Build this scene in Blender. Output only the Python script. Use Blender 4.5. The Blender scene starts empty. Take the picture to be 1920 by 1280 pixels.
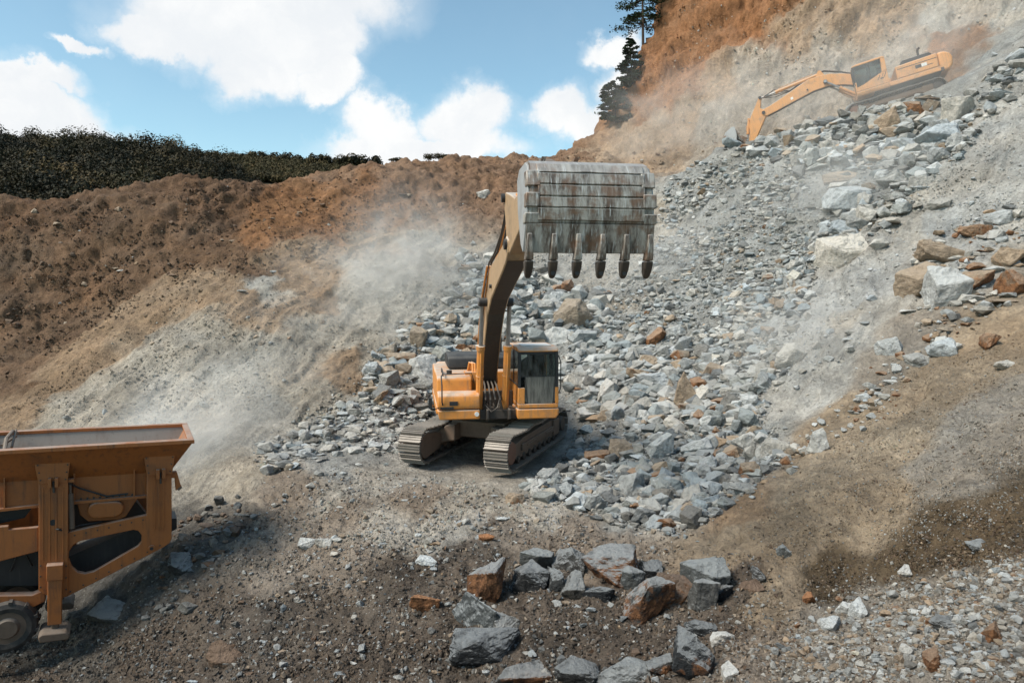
import bpy, bmesh, math, random
import numpy as np
from mathutils import Vector, Matrix
R = math.radians
rng = np.random.default_rng(7)
random.seed(7)
scene = bpy.context.scene
COL = scene.collection
F = 1280.0                       # focal length of the photograph in its own pixels
PITCH = math.atan(90 / F)

# ---------------------------------------------------------------- camera
cam_d = bpy.data.cameras.new('camera'); cam = bpy.data.objects.new('camera', cam_d); COL.objects.link(cam)
cam_d.sensor_width = 36; cam_d.lens = 24; cam_d.clip_start = 0.1; cam_d.clip_end = 3000
cam.location = (0, 0, 0); cam.rotation_euler = (R(90) - PITCH, 0, 0)
scene.camera = cam

# ---------------------------------------------------------------- light
SUN = Vector((-0.58, -0.33, 0.76)).normalized()
sun_d = bpy.data.lights.new('sun', 'SUN'); sun = bpy.data.objects.new('sun', sun_d); COL.objects.link(sun)
sun_d.energy = 3.3; sun_d.angle = R(22); sun_d.color = (1.0, 0.93, 0.82)
sun.rotation_euler = SUN.to_track_quat('Z', 'Y').to_euler()
scene.view_settings.view_transform = 'Standard'; scene.view_settings.look = 'None'
scene.view_settings.gamma = 1; scene.view_settings.use_curve_mapping = False
scene.view_settings.exposure = 0.5

def direction(px, py):
    f = Vector((0, math.cos(PITCH), -math.sin(PITCH))); u = Vector((0, math.sin(PITCH), math.cos(PITCH)))
    return f + Vector((1, 0, 0)) * ((px - 960) / F) + u * ((640 - py) / F)
def P(px, py, d):
    v = direction(px, py); return v * (d / v.y)

# ---------------------------------------------------------------- node helpers
class NT:
    def __init__(self, tree): self.t = tree; tree.nodes.clear()
    def n(self, typ, **kw):
        nd = self.t.nodes.new(typ)
        for k, v in kw.items():
            if k.startswith('i_'):
                key = k[2:]; key = int(key) if key.isdigit() else key
                nd.inputs[key].default_value = v
            else: setattr(nd, k, v)
        return nd
    def l(self, a, b): self.t.links.new(a, b)
    def put(self, v, sock):
        if hasattr(v, 'is_output'): self.l(v, sock)
        else: sock.default_value = v
    def math(self, op, a, b=0.0, c=None, clamp=False):
        nd = self.n('ShaderNodeMath', operation=op, use_clamp=clamp)
        self.put(a, nd.inputs[0]); self.put(b, nd.inputs[1])
        if c is not None: self.put(c, nd.inputs[2])
        return nd.outputs[0]
    def mix(self, f, a, b, mode='MIX'):
        nd = self.n('ShaderNodeMix', data_type='RGBA', blend_type=mode)
        self.put(f, nd.inputs[0])
        for v, s in ((a, nd.inputs[6]), (b, nd.inputs[7])):
            self.put(v if hasattr(v, 'is_output') else (*v[:3], 1), s)
        return nd.outputs[2]
    def noise(self, vec, scale, detail=4, rough=0.6, dist=0.0):
        nd = self.n('ShaderNodeTexNoise'); nd.inputs['Scale'].default_value = scale
        nd.inputs['Detail'].default_value = detail; nd.inputs['Roughness'].default_value = rough
        nd.inputs['Distortion'].default_value = dist
        if vec is not None: self.l(vec, nd.inputs['Vector'])
        return nd.outputs['Fac']
    def ramp(self, f, lo, hi):
        nd = self.n('ShaderNodeMapRange', interpolation_type='SMOOTHSTEP')
        self.put(f, nd.inputs[0]); nd.inputs[1].default_value = lo; nd.inputs[2].default_value = hi
        return nd.outputs[0]
    def scalevec(self, vec, s):
        nd = self.n('ShaderNodeVectorMath', operation='MULTIPLY'); self.l(vec, nd.inputs[0]); nd.inputs[1].default_value = s
        return nd.outputs[0]

# ---------------------------------------------------------------- sky: Nishita with cumulus clouds at infinity
world = bpy.data.worlds.new('World'); scene.world = world; world.use_nodes = True
w = NT(world.node_tree)
sky = w.n('ShaderNodeTexSky', sky_type='NISHITA', sun_disc=False)
sky.sun_elevation = math.asin(SUN.z); sky.sun_rotation = math.atan2(SUN.x, SUN.y)
sky.altitude = 300; sky.air_density = 1.0; sky.dust_density = 0.6; sky.ozone_density = 2.2
geo = w.n('ShaderNodeTexCoord'); dvec = geo.outputs['Generated']
nz = w.n('ShaderNodeTexNoise'); nz.inputs['Scale'].default_value = 7; nz.inputs['Detail'].default_value = 9; nz.inputs['Roughness'].default_value = 0.62
w.l(dvec, nz.inputs['Vector'])
warp = w.n('ShaderNodeVectorMath', operation='SUBTRACT'); w.l(nz.outputs['Color'], warp.inputs[0]); warp.inputs[1].default_value = (.5, .5, .5)
warp2 = w.n('ShaderNodeVectorMath', operation='SCALE'); w.l(warp.outputs[0], warp2.inputs[0]); warp2.inputs['Scale'].default_value = 0.14
wv = w.n('ShaderNodeVectorMath', operation='ADD'); w.l(dvec, wv.inputs[0]); w.l(warp2.outputs[0], wv.inputs[1])
# cumulus cells: (direction seen from the quarry, horizontal and vertical angular radius)
CLOUDS = [((440, 35), .17, .08), ((585, 50), .09, .10), ((310, 60), .09, .035), ((490, 130), .08, .06), ((610, 168), .06, .04),
          ((490, -60), .22, .09), ((720, 238), .08, .05), ((870, 232), .085, .065), ((790, 285), .19, .035),
          ((50, 220), .14, .045), ((-80, 200), .16, .08), ((150, 245), .10, .03), ((50, 145), .09, .025), ((150, 88), .045, .012),
          ((1040, 205), .065, .055), ((1100, 245), .07, .045), ((1160, 85), .06, .03), ((1180, 170), .05, .045)]
CLOUDS += [((-900, 100), .35, .12), ((2700, -200), .4, .2), ((2300, 100), .3, .14), ((-1800, -300), .4, .2)]
acc = None
for (cx, cy), rx, ry in CLOUDS:
    d = direction(cx, cy).normalized(); r = Vector((d.y, -d.x, 0)).normalized(); u = r.cross(d)
    s1 = w.n('ShaderNodeVectorMath', operation='DOT_PRODUCT'); w.l(wv.outputs[0], s1.inputs[0]); s1.inputs[1].default_value = r / rx
    s2 = w.n('ShaderNodeVectorMath', operation='DOT_PRODUCT'); w.l(wv.outputs[0], s2.inputs[0]); s2.inputs[1].default_value = u / ry
    s3 = w.n('ShaderNodeVectorMath', operation='DOT_PRODUCT'); w.l(wv.outputs[0], s3.inputs[0]); s3.inputs[1].default_value = d
    a = w.math('MULTIPLY_ADD', s2.outputs['Value'], s2.outputs['Value'], w.math('MULTIPLY', s1.outputs['Value'], s1.outputs['Value']))
    g = w.math('SUBTRACT', 1.0, a)
    g = w.math('MULTIPLY', w.math('MAXIMUM', g, 0), w.math('GREATER_THAN', s3.outputs['Value'], 0))
    acc = g if acc is None else w.math('MAXIMUM', acc, g)
fine = w.noise(dvec, 16, 8, 0.65)
dens = w.math('ADD', acc, w.math('MULTIPLY', w.math('SUBTRACT', fine, 0.5), 0.55))
mask = w.ramp(dens, 0.35, 0.74)
shade = w.ramp(w.noise(wv.outputs[0], 5, 6, .6), 0.3, 0.7)
ccol = w.mix(shade, (7.1, 7.4, 7.7), (8.7, 8.7, 8.6))
skyc = w.mix(1.0, sky.outputs[0], (1.65, 1.8, 1.5), 'MULTIPLY')
# thin veil towards the horizon and round the clouds
veil = w.ramp(w.math('ADD', acc, w.math('MULTIPLY', w.noise(dvec, 3.2, 5, .6), 0.5)), 0.15, 1.0)
skyc = w.mix(w.math('MULTIPLY', veil, 0.35), skyc, (8.2, 8.7, 9.0))
bgc = w.mix(mask, skyc, ccol)
bg = w.n('ShaderNodeBackground'); w.l(bgc, bg.inputs[0]); bg.inputs[1].default_value = 0.085
out = w.n('ShaderNodeOutputWorld'); w.l(bg.outputs[0], out.inputs[0])

scene.cycles.max_bounces = 6; scene.cycles.diffuse_bounces = 3; scene.cycles.transparent_max_bounces = 8
scene.cycles.volume_bounces = 2; scene.cycles.volume_step_rate = 1.0; scene.cycles.volume_max_steps = 128
scene.cycles.use_denoising = True
# ---------------------------------------------------------------- mesh helpers
class MB:
    def __init__(self): self.v = []; self.f = []
    def add(self, vs, fs):
        o = len(self.v); self.v += [tuple(p) for p in vs]; self.f += [tuple(i + o for i in q) for q in fs]; return self
    def box(self, x0, x1, y0, y1, z0, z1, M=None):
        vs = [Vector((x, y, z)) for z in (z0, z1) for y in (y0, y1) for x in (x0, x1)]
        if M: vs = [M @ v for v in vs]
        return self.add(vs, [(0, 2, 3, 1), (4, 5, 7, 6), (0, 1, 5, 4), (2, 6, 7, 3), (0, 4, 6, 2), (1, 3, 7, 5)])
    def prism(self, poly, a, b, plane='yz', M=None, poly2=None):
        """poly extruded from a to b along the missing axis (poly2: the outline at b)"""
        def mk(p, t): return Vector((t, p[0], p[1])) if plane == 'yz' else Vector((p[0], t, p[1])) if plane == 'xz' else Vector((p[0], p[1], t))
        n = len(poly); vs = [mk(p, a) for p in poly] + [mk(p, b) for p in (poly2 or poly)]
        if M: vs = [M @ v for v in vs]
        fs = [tuple(range(n - 1, -1, -1)), tuple(range(n, 2 * n))] + [(i, (i + 1) % n, n + (i + 1) % n, n + i) for i in range(n)]
        return self.add(vs, fs)
    def holed(self, outer, holes, a, b, plane='xz'):
        bm = bmesh.new()
        for lp in [outer] + holes:
            vs = [bm.verts.new((p[0], p[1], 0)) for p in lp]
            for i in range(len(vs)): bm.edges.new((vs[i], vs[(i + 1) % len(vs)]))
        bmesh.ops.triangle_fill(bm, edges=bm.edges[:], use_beauty=True)
        bm.verts.index_update()
        def mk(p, t): return (t, p[0], p[1]) if plane == 'yz' else (p[0], t, p[1])
        base = [v.co.copy() for v in bm.verts]; n = len(base)
        fs = []
        for f in bm.faces:
            ix = [v.index for v in f.verts]; fs += [tuple(ix), tuple(i + n for i in reversed(ix))]
        for e in bm.edges:
            if len(e.link_faces) == 1:
                i, j = e.verts[0].index, e.verts[1].index; fs.append((i, j, j + n, i + n))
        bm.free()
        return self.add([mk(p, a) for p in base] + [mk(p, b) for p in base], fs)
    def cyl(self, p0, p1, r0, r1=None, n=16, cap=True):
        p0, p1 = Vector(p0), Vector(p1); r1 = r0 if r1 is None else r1
        d = (p1 - p0).normalized(); a = d.orthogonal().normalized(); b = d.cross(a)
        vs = []
        for p, r in ((p0, r0), (p1, r1)):
            for i in range(n):
                t = 2 * math.pi * i / n; vs.append(p + (a * math.cos(t) + b * math.sin(t)) * r)
        fs = [(i, (i + 1) % n, n + (i + 1) % n, n + i) for i in range(n)]
        if cap: fs += [tuple(range(n - 1, -1, -1)), tuple(range(n, 2 * n))]
        return self.add(vs, fs)
    def tube(self, pts, r, n=8):
        pts = [Vector(p) for p in pts]; rings = []; prev = None
        for i, p in enumerate(pts):
            d = (pts[min(i + 1, len(pts) - 1)] - pts[max(i - 1, 0)]).normalized()
            a = d.orthogonal().normalized() if prev is None else (prev - d * prev.dot(d)).normalized()
            prev = a; b = d.cross(a); rr = r[i] if isinstance(r, (list, tuple)) else r
            rings.append([p + (a * math.cos(2 * math.pi * k / n) + b * math.sin(2 * math.pi * k / n)) * rr for k in range(n)])
        vs = [q for rg in rings for q in rg]; fs = []
        for i in range(len(pts) - 1):
            for k in range(n):
                fs.append((i * n + k, i * n + (k + 1) % n, (i + 1) * n + (k + 1) % n, (i + 1) * n + k))
        m = (len(pts) - 1) * n
        fs += [tuple(range(n - 1, -1, -1)), tuple(range(m, m + n))]
        return self.add(vs, fs)
    def build(self, name, mat, parent=None, bevel=0.0, smooth=False, seg=2):
        me = bpy.data.meshes.new(name); me.from_pydata(self.v, [], self.f)
        bm = bmesh.new(); bm.from_mesh(me); bmesh.ops.recalc_face_normals(bm, faces=bm.faces[:]); bm.to_mesh(me); bm.free()
        o = bpy.data.objects.new(name, me); COL.objects.link(o); me.materials.append(mat)
        if parent is not None: o.parent = parent
        if smooth: me.shade_smooth(); me.set_sharp_from_angle(angle=R(35))
        if bevel > 0:
            md = o.modifiers.new('bevel', 'BEVEL'); md.width = bevel; md.segments = seg; md.limit_method = 'ANGLE'; md.angle_limit = R(40)
            if not smooth: me.shade_smooth(); me.set_sharp_from_angle(angle=R(50))
        return o

def tag(o, label=None, cat=None, group=None, kind=None):
    for k, v in (('label', label), ('category', cat), ('group', group), ('kind', kind)):
        if v: o[k] = v
    return o
def empty(name, loc, rot=(0, 0, 0)):
    o = bpy.data.objects.new(name, None); COL.objects.link(o); o.location = loc; o.rotation_euler = rot; o.empty_display_size = .2
    return o
def np_mesh(name, verts, faces, mat, colors=None, smooth=False, kind=None):
    """fast mesh from arrays; faces (n,3) or (n,4); colors (n_verts,4)"""
    me = bpy.data.meshes.new(name); k = faces.shape[1]
    me.vertices.add(len(verts)); me.vertices.foreach_set('co', np.ascontiguousarray(verts, np.float32).ravel())
    me.loops.add(faces.size); me.loops.foreach_set('vertex_index', np.ascontiguousarray(faces, np.int32).ravel())
    me.polygons.add(len(faces)); me.polygons.foreach_set('loop_start', np.arange(0, faces.size, k, dtype=np.int32))
    if colors is not None:
        at = me.color_attributes.new('Col', 'FLOAT_COLOR', 'POINT'); at.data.foreach_set('color', np.ascontiguousarray(colors, np.float32).ravel())
    me.update(calc_edges=True); me.validate()
    if smooth: me.shade_smooth()
    else: me.shade_flat()
    me.materials.append(mat)
    o = bpy.data.objects.new(name, me); COL.objects.link(o)
    if kind: o['kind'] = kind
    return o

# ---------------------------------------------------------------- numpy gradient noise
def _hash(ix, iy, iz, seed):
    h = (ix.astype(np.int64) * 374761393 + iy.astype(np.int64) * 668265263 + iz.astype(np.int64) * 2147483647 + seed * 974634777) & 0xFFFFFFFF
    h = ((h ^ (h >> 13)) * 1274126177) & 0xFFFFFFFF
    h = ((h ^ (h >> 16)) * 2246822519) & 0xFFFFFFFF
    return (h ^ (h >> 15)) & 0xFFFFFFFF
def perlin(x, y, z=None, seed=0):
    z = np.zeros_like(x) if z is None else z
    x0, y0, z0 = np.floor(x), np.floor(y), np.floor(z); fx, fy, fz = x - x0, y - y0, z - z0
    u, v, t = [a * a * a * (a * (a * 6 - 15) + 10) for a in (fx, fy, fz)]
    res = 0
    for dx in (0, 1):
        for dy in (0, 1):
            for dz in (0, 1):
                h = _hash(x0 + dx, y0 + dy, z0 + dz, seed)
                gx = (h & 1023) / 511.5 - 1; gy = ((h >> 10) & 1023) / 511.5 - 1; gz = ((h >> 20) & 1023) / 511.5 - 1
                d = gx * (fx - dx) + gy * (fy - dy) + gz * (fz - dz)
                res = res + d * (u if dx else 1 - u) * (v if dy else 1 - v) * (t if dz else 1 - t)
    return res
def fbm(x, y, z=None, octs=4, seed=0, gain=0.5, ridged=False):
    s = 0; a = 1.0; f = 1.0
    for k in range(octs):
        n = perlin(x * f, y * f, None if z is None else z * f, seed + k * 17)
        s = s + a * ((0.5 - np.abs(n)) if ridged else n); a *= gain; f *= 2.03
    return s

# ---------------------------------------------------------------- materials
def new_mat(name):
    m = bpy.data.materials.new(name); m.use_nodes = True; t = NT(m.node_tree)
    b = t.n('ShaderNodeBsdfPrincipled'); o = t.n('ShaderNodeOutputMaterial'); t.l(b.outputs[0], o.inputs[0])
    return m, t, b
def bump(t, b, h, strength, dist):
    bp = t.n('ShaderNodeBump'); bp.inputs['Strength'].default_value = strength; bp.inputs['Distance'].default_value = dist
    t.l(h, bp.inputs['Height']); t.l(bp.outputs[0], b.inputs['Normal'])
def paint(name, col, dirt=(.17, .14, .11), dust=(.42, .38, .33), wear=0.5, rough=.5, dustup=.75, streak=0.4, metal=0.0):
    """weathered machine paint: streaks, grime, and settled dust on what faces up"""
    m, t, b = new_mat(name)
    tc = t.n('ShaderNodeTexCoord'); ob = tc.outputs['Object']
    n1 = t.noise(ob, 2.2, 6, .65); n2 = t.noise(ob, 18, 4, .6); n3 = t.noise(t.scalevec(ob, (14, 14, 1.3)), 1.0, 4, .6)
    c = t.mix(t.math('MULTIPLY', t.ramp(n3, .5, .75), streak), col, dirt)
    c = t.mix(t.math('MULTIPLY', t.ramp(n1, .48, .72), wear), c, dirt)
    c = t.mix(t.math('MULTIPLY', t.ramp(n2, .58, .72), wear * .6), c, tuple(x * .45 for x in dirt))
    g = t.n('ShaderNodeNewGeometry'); sx = t.n('ShaderNodeSeparateXYZ'); t.l(g.outputs['Normal'], sx.inputs[0])
    up = t.math('MULTIPLY', t.ramp(sx.outputs[2], .25, .9), t.ramp(n1, .25, .6))
    c = t.mix(t.math('MULTIPLY', up, dustup), c, dust)
    t.l(c, b.inputs['Base Color'])
    t.l(t.math('MULTIPLY_ADD', n1, .3, rough - .15), b.inputs['Roughness']); b.inputs['Metallic'].default_value = metal
    bump(t, b, t.math('ADD', n2, t.math('MULTIPLY', n1, 2)), .12, .02)
    return m
M_YEL = paint('yellow_paint', (.66, .255, .05), wear=.5, streak=.5, dustup=.85, dust=(.55, .49, .42))
M_YE2 = paint('hazed_yellow_paint', (.62, .29, .10), dirt=(.22, .16, .115), wear=.5, streak=.4, dustup=.9, dust=(.45, .40, .35))  # yellow dulled in colour for the dust haze round the far excavator
M_BOM = paint('dusty_boom_paint', (.41, .265, .145), dirt=(.15, .11, .08), wear=.6, streak=.5, dustup=.85, dust=(.55, .49, .42))
M_ORA = paint('orange_paint', (.34, .112, .028), dirt=(.075, .042, .026), wear=.42, dustup=.6, streak=.6)
M_BLK = paint('black_metal', (.018, .018, .019), dirt=(.06, .05, .045), dust=(.2, .19, .17), wear=.4, dustup=.35, rough=.55)
M_DRK = paint('greasy_steel', (.045, .036, .03), dirt=(.10, .075, .055), dust=(.22, .19, .16), wear=.5, dustup=.5, rough=.6)
M_STL = paint('track_steel', (.19, .165, .14), dirt=(.07, .055, .045), dust=(.30, .27, .24), wear=.6, dustup=.55, rough=.5, metal=.3)
M_RST = paint('rusty_frame', (.14, .095, .066), dirt=(.07, .05, .036), dust=(.26, .22, .18), wear=.6, dustup=.6, rough=.75)
M_BRN = paint('rusty_disc', (.17, .085, .055), dirt=(.08, .05, .035), wear=.5, dustup=.4, rough=.8)
M_ROD = paint('piston_rod', (.35, .34, .33), dirt=(.12, .1, .085), wear=.5, dustup=.2, rough=.35, metal=.7)
M_RUB = paint('tyre_rubber', (.022, .02, .019), dirt=(.11, .095, .08), dust=(.22, .19, .16), wear=.6, dustup=.7, rough=.85)
M_WHT = paint('white_decal', (.7, .69, .66), wear=.15, streak=.1, dustup=.1)
M_INT = paint('cab_interior', (.03, .032, .034), wear=.2, dustup=.2, rough=.8)
M_GRV = paint('hopper_lining', (.30, .27, .235), dirt=(.2, .15, .12), dust=(.36, .33, .29), wear=.5, dustup=.7, rough=.9)
def bucket_mat():
    m, t, b = new_mat('scraped_bucket_steel')
    tc = t.n('ShaderNodeTexCoord'); ob = tc.outputs['Object']
    n1 = t.noise(t.scalevec(ob, (9, 3.0, 2.2)), 1.0, 7, .7); n2 = t.noise(ob, 3, 5, .65); n3 = t.noise(t.scalevec(ob, (40, 9, 3)), 1, 3, .6)
    c = t.mix(t.ramp(n1, .38, .62), (.095, .067, .05), (.42, .385, .335))
    c = t.mix(t.ramp(n3, .56, .7), c, (.55, .54, .51))
    c = t.mix(t.math('MULTIPLY', t.ramp(n2, .47, .62), .75), c, (.19, .10, .055))
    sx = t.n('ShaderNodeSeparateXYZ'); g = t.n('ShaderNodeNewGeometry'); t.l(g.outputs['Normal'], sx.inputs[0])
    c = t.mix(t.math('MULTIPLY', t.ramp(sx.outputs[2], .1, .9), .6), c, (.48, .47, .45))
    t.l(c, b.inputs['Base Color']); b.inputs['Roughness'].default_value = .5; b.inputs['Metallic'].default_value = .25
    bump(t, b, t.math('ADD', n1, n3), .25, .02)
    return m
M_BKT = bucket_mat()
M_TTH = paint('worn_tooth_steel', (.075, .06, .05), dirt=(.16, .12, .09), dust=(.3, .27, .23), wear=.5, streak=.5, dustup=.3, rough=.4, metal=.4)
M_BSD = paint('bucket_side_steel', (.36, .36, .355), dirt=(.16, .13, .11), wear=.5, streak=.4, rough=.55, metal=.2)
def glass_mat():
    m, t, b = new_mat('dusty_glass')
    tc = t.n('ShaderNodeTexCoord'); n = t.noise(t.scalevec(tc.outputs['Object'], (6, 6, 2)), 1.6, 5, .65)
    b.inputs['Base Color'].default_value = (.28, .28, .26, 1); b.inputs['Roughness'].default_value = .9
    tr = t.n('ShaderNodeBsdfTransparent', i_0=(.62, .70, .69, 1)); gl = t.n('ShaderNodeBsdfGlossy'); gl.inputs['Roughness'].default_value = .08
    fr = t.n('ShaderNodeFresnel', i_0=1.45)
    m1 = t.n('ShaderNodeMixShader'); t.l(t.math('MULTIPLY', fr.outputs[0], .7), m1.inputs[0]); t.l(tr.outputs[0], m1.inputs[1]); t.l(gl.outputs[0], m1.inputs[2])
    m2 = t.n('ShaderNodeMixShader'); t.l(t.math('MULTIPLY', t.ramp(n, .3, .75), .22), m2.inputs[0]); t.l(m1.outputs[0], m2.inputs[1]); t.l(b.outputs[0], m2.inputs[2])
    o = [x for x in m.node_tree.nodes if x.type == 'OUTPUT_MATERIAL'][0]; t.l(m2.outputs[0], o.inputs[0])
    return m
M_GLS = glass_mat()
def dirty_glass_mat():
    m, t, b = new_mat('muddy_glass')
    tc = t.n('ShaderNodeTexCoord'); n = t.noise(t.scalevec(tc.outputs['Object'], (14, 14, 2)), 1.2, 5, .65)
    t.l(t.mix(t.ramp(n, .3, .7), (.07, .066, .058), (.19, .18, .155)), b.inputs['Base Color']); b.inputs['Roughness'].default_value = .35
    return m
M_MUD = dirty_glass_mat()

def soil_mat():
    m, t, b = new_mat('quarry_soil')
    a = t.n('ShaderNodeAttribute', attribute_name='Col'); tc = t.n('ShaderNodeTexCoord'); ob = tc.outputs['Object']
    big = t.noise(ob, .35, 5, .6); mid = t.noise(ob, 2.3, 6, .65); fin = t.noise(ob, 15, 5, .7)
    grit = t.n('ShaderNodeTexVoronoi'); grit.inputs['Scale'].default_value = 20; t.l(ob, grit.inputs['Vector'])
    crm = t.noise(ob, 6, 6, .7)
    v = t.math('MULTIPLY_ADD', mid, 1.1, .45); v = t.math('MULTIPLY', v, t.math('MULTIPLY_ADD', fin, 1.2, .40)); v = t.math('MULTIPLY', v, t.math('MULTIPLY_ADD', crm, 1.3, .35))
    vv = t.n('ShaderNodeCombineXYZ')
    for i in range(3): t.l(v, vv.inputs[i])
    c = t.mix(1.0, a.outputs['Color'], vv.outputs[0], 'MULTIPLY')
    c = t.mix(t.math('MULTIPLY', t.ramp(big, .5, .75), .15), c, (.30, .26, .21))
    # single stones of the grit show paler or darker
    gs = t.n('ShaderNodeSeparateColor'); t.l(grit.outputs['Color'], gs.inputs[0])
    st = t.math('MULTIPLY', t.math('GREATER_THAN', gs.outputs[0], .8), t.ramp(grit.outputs['Distance'], .45, .2))
    stc = t.mix(gs.outputs[1], (.16, .14, .125), (.42, .40, .37))
    c = t.mix(t.math('MULTIPLY', st, t.math('MULTIPLY', .7, a.outputs['Alpha'])), c, stc)
    t.l(c, b.inputs['Base Color']); b.inputs['Roughness'].default_value = .95; b.inputs['Specular IOR Level'].default_value = .15
    h = t.math('ADD', t.math('MULTIPLY', mid, .6), t.math('ADD', t.math('MULTIPLY', t.math('ADD', fin, crm), .3), t.math('MULTIPLY', st, .1)))
    bump(t, b, h, 1.0, .26)
    return m
M_SOIL = soil_mat()
def rock_mat(name, mul, off, lo=.3, hi=.85, k=.72):
    m, t, b = new_mat(name)
    a = t.n('ShaderNodeAttribute', attribute_name='Col'); tc = t.n('ShaderNodeTexCoord'); ob = tc.outputs['Object']
    n1 = t.noise(ob, 2.4, 6, .65); n2 = t.noise(ob, 9, 8, .75); n3 = t.noise(t.scalevec(ob, (5, 5, 16)), 1, 5, .65, 1.0)
    v = t.math('MULTIPLY', t.math('MULTIPLY_ADD', n1, .9, .55), t.math('MULTIPLY_ADD', n2, 1.7, .15))
    vv = t.n('ShaderNodeCombineXYZ')
    for i in range(3): t.l(v, vv.inputs[i])
    c = t.mix(1.0, a.outputs['Color'], vv.outputs[0], 'MULTIPLY')
    vein = t.ramp(n3, .61, .68); c = t.mix(t.math('MULTIPLY', t.math('MULTIPLY', vein, .45), t.ramp(a.outputs['Alpha'], -.95, -.75)), c, (.40, .39, .37))
    rs = t.ramp(t.math('ADD', n1, t.math('MULTIPLY', a.outputs['Alpha'], .55)), .70, .82)
    rc = t.mix(t.ramp(n2, .35, .65), (.10, .042, .018), (.34, .15, .06))
    c = t.mix(t.math('MULTIPLY', rs, .9), c, rc)
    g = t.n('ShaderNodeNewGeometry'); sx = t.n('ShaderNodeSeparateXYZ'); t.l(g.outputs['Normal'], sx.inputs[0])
    up = t.math('MULTIPLY', t.ramp(sx.outputs[2], lo, hi), t.ramp(n1, .25, .5))       # settled stone dust, boosted to paint top light into the colour
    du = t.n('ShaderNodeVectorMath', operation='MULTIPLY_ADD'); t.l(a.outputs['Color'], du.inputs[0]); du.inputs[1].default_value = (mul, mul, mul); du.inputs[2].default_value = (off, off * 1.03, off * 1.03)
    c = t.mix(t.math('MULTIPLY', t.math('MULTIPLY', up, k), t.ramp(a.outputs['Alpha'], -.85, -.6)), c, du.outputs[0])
    t.l(c, b.inputs['Base Color']); t.l(t.math('MULTIPLY_ADD', n2, .4, .5), b.inputs['Roughness']); b.inputs['Specular IOR Level'].default_value = .3
    bump(t, b, t.math('ADD', n1, t.math('MULTIPLY', n2, 1.0)), 1.0, .13)
    return m
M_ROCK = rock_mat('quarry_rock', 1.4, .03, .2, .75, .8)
M_BOULDER = rock_mat('dusty_lit_top_rock', 1.0, .30, .25, .7, .9)  # upward faces paled to paint light from above over the settled dust
def leaf_mat(name, c1, c2, rough=.7):
    m, t, b = new_mat(name)
    a = t.n('ShaderNodeAttribute', attribute_name='Col')
    sp = t.n('ShaderNodeSeparateColor'); t.l(a.outputs['Color'], sp.inputs[0])
    c = t.mix(sp.outputs[0], c1, c2); c = t.mix(t.math('MULTIPLY', sp.outputs[1], 1.0), c, (.16, .105, .04))
    t.l(c, b.inputs['Base Color']); b.inputs['Roughness'].default_value = rough; b.inputs['Specular IOR Level'].default_value = .2
    return m
M_LEAF = leaf_mat('forest_leaves', (.015, .016, .009), (.062, .052, .022))
M_NEED = leaf_mat('pine_needles', (.016, .032, .016), (.045, .07, .032))
M_BARK = paint('bark', (.075, .05, .035), dirt=(.04, .03, .022), wear=.6, dustup=0, rough=.9)
def plain(name, col, rough=.9):
    m, t, b = new_mat(name); tc = t.n('ShaderNodeTexCoord'); n = t.noise(tc.outputs['Object'], .05, 8, .7)
    t.l(t.mix(t.ramp(n, .3, .7), tuple(c * .6 for c in col), col), b.inputs['Base Color']); b.inputs['Roughness'].default_value = rough
    return m
M_HILL = plain('hillside_earth', (.035, .034, .017))
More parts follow.
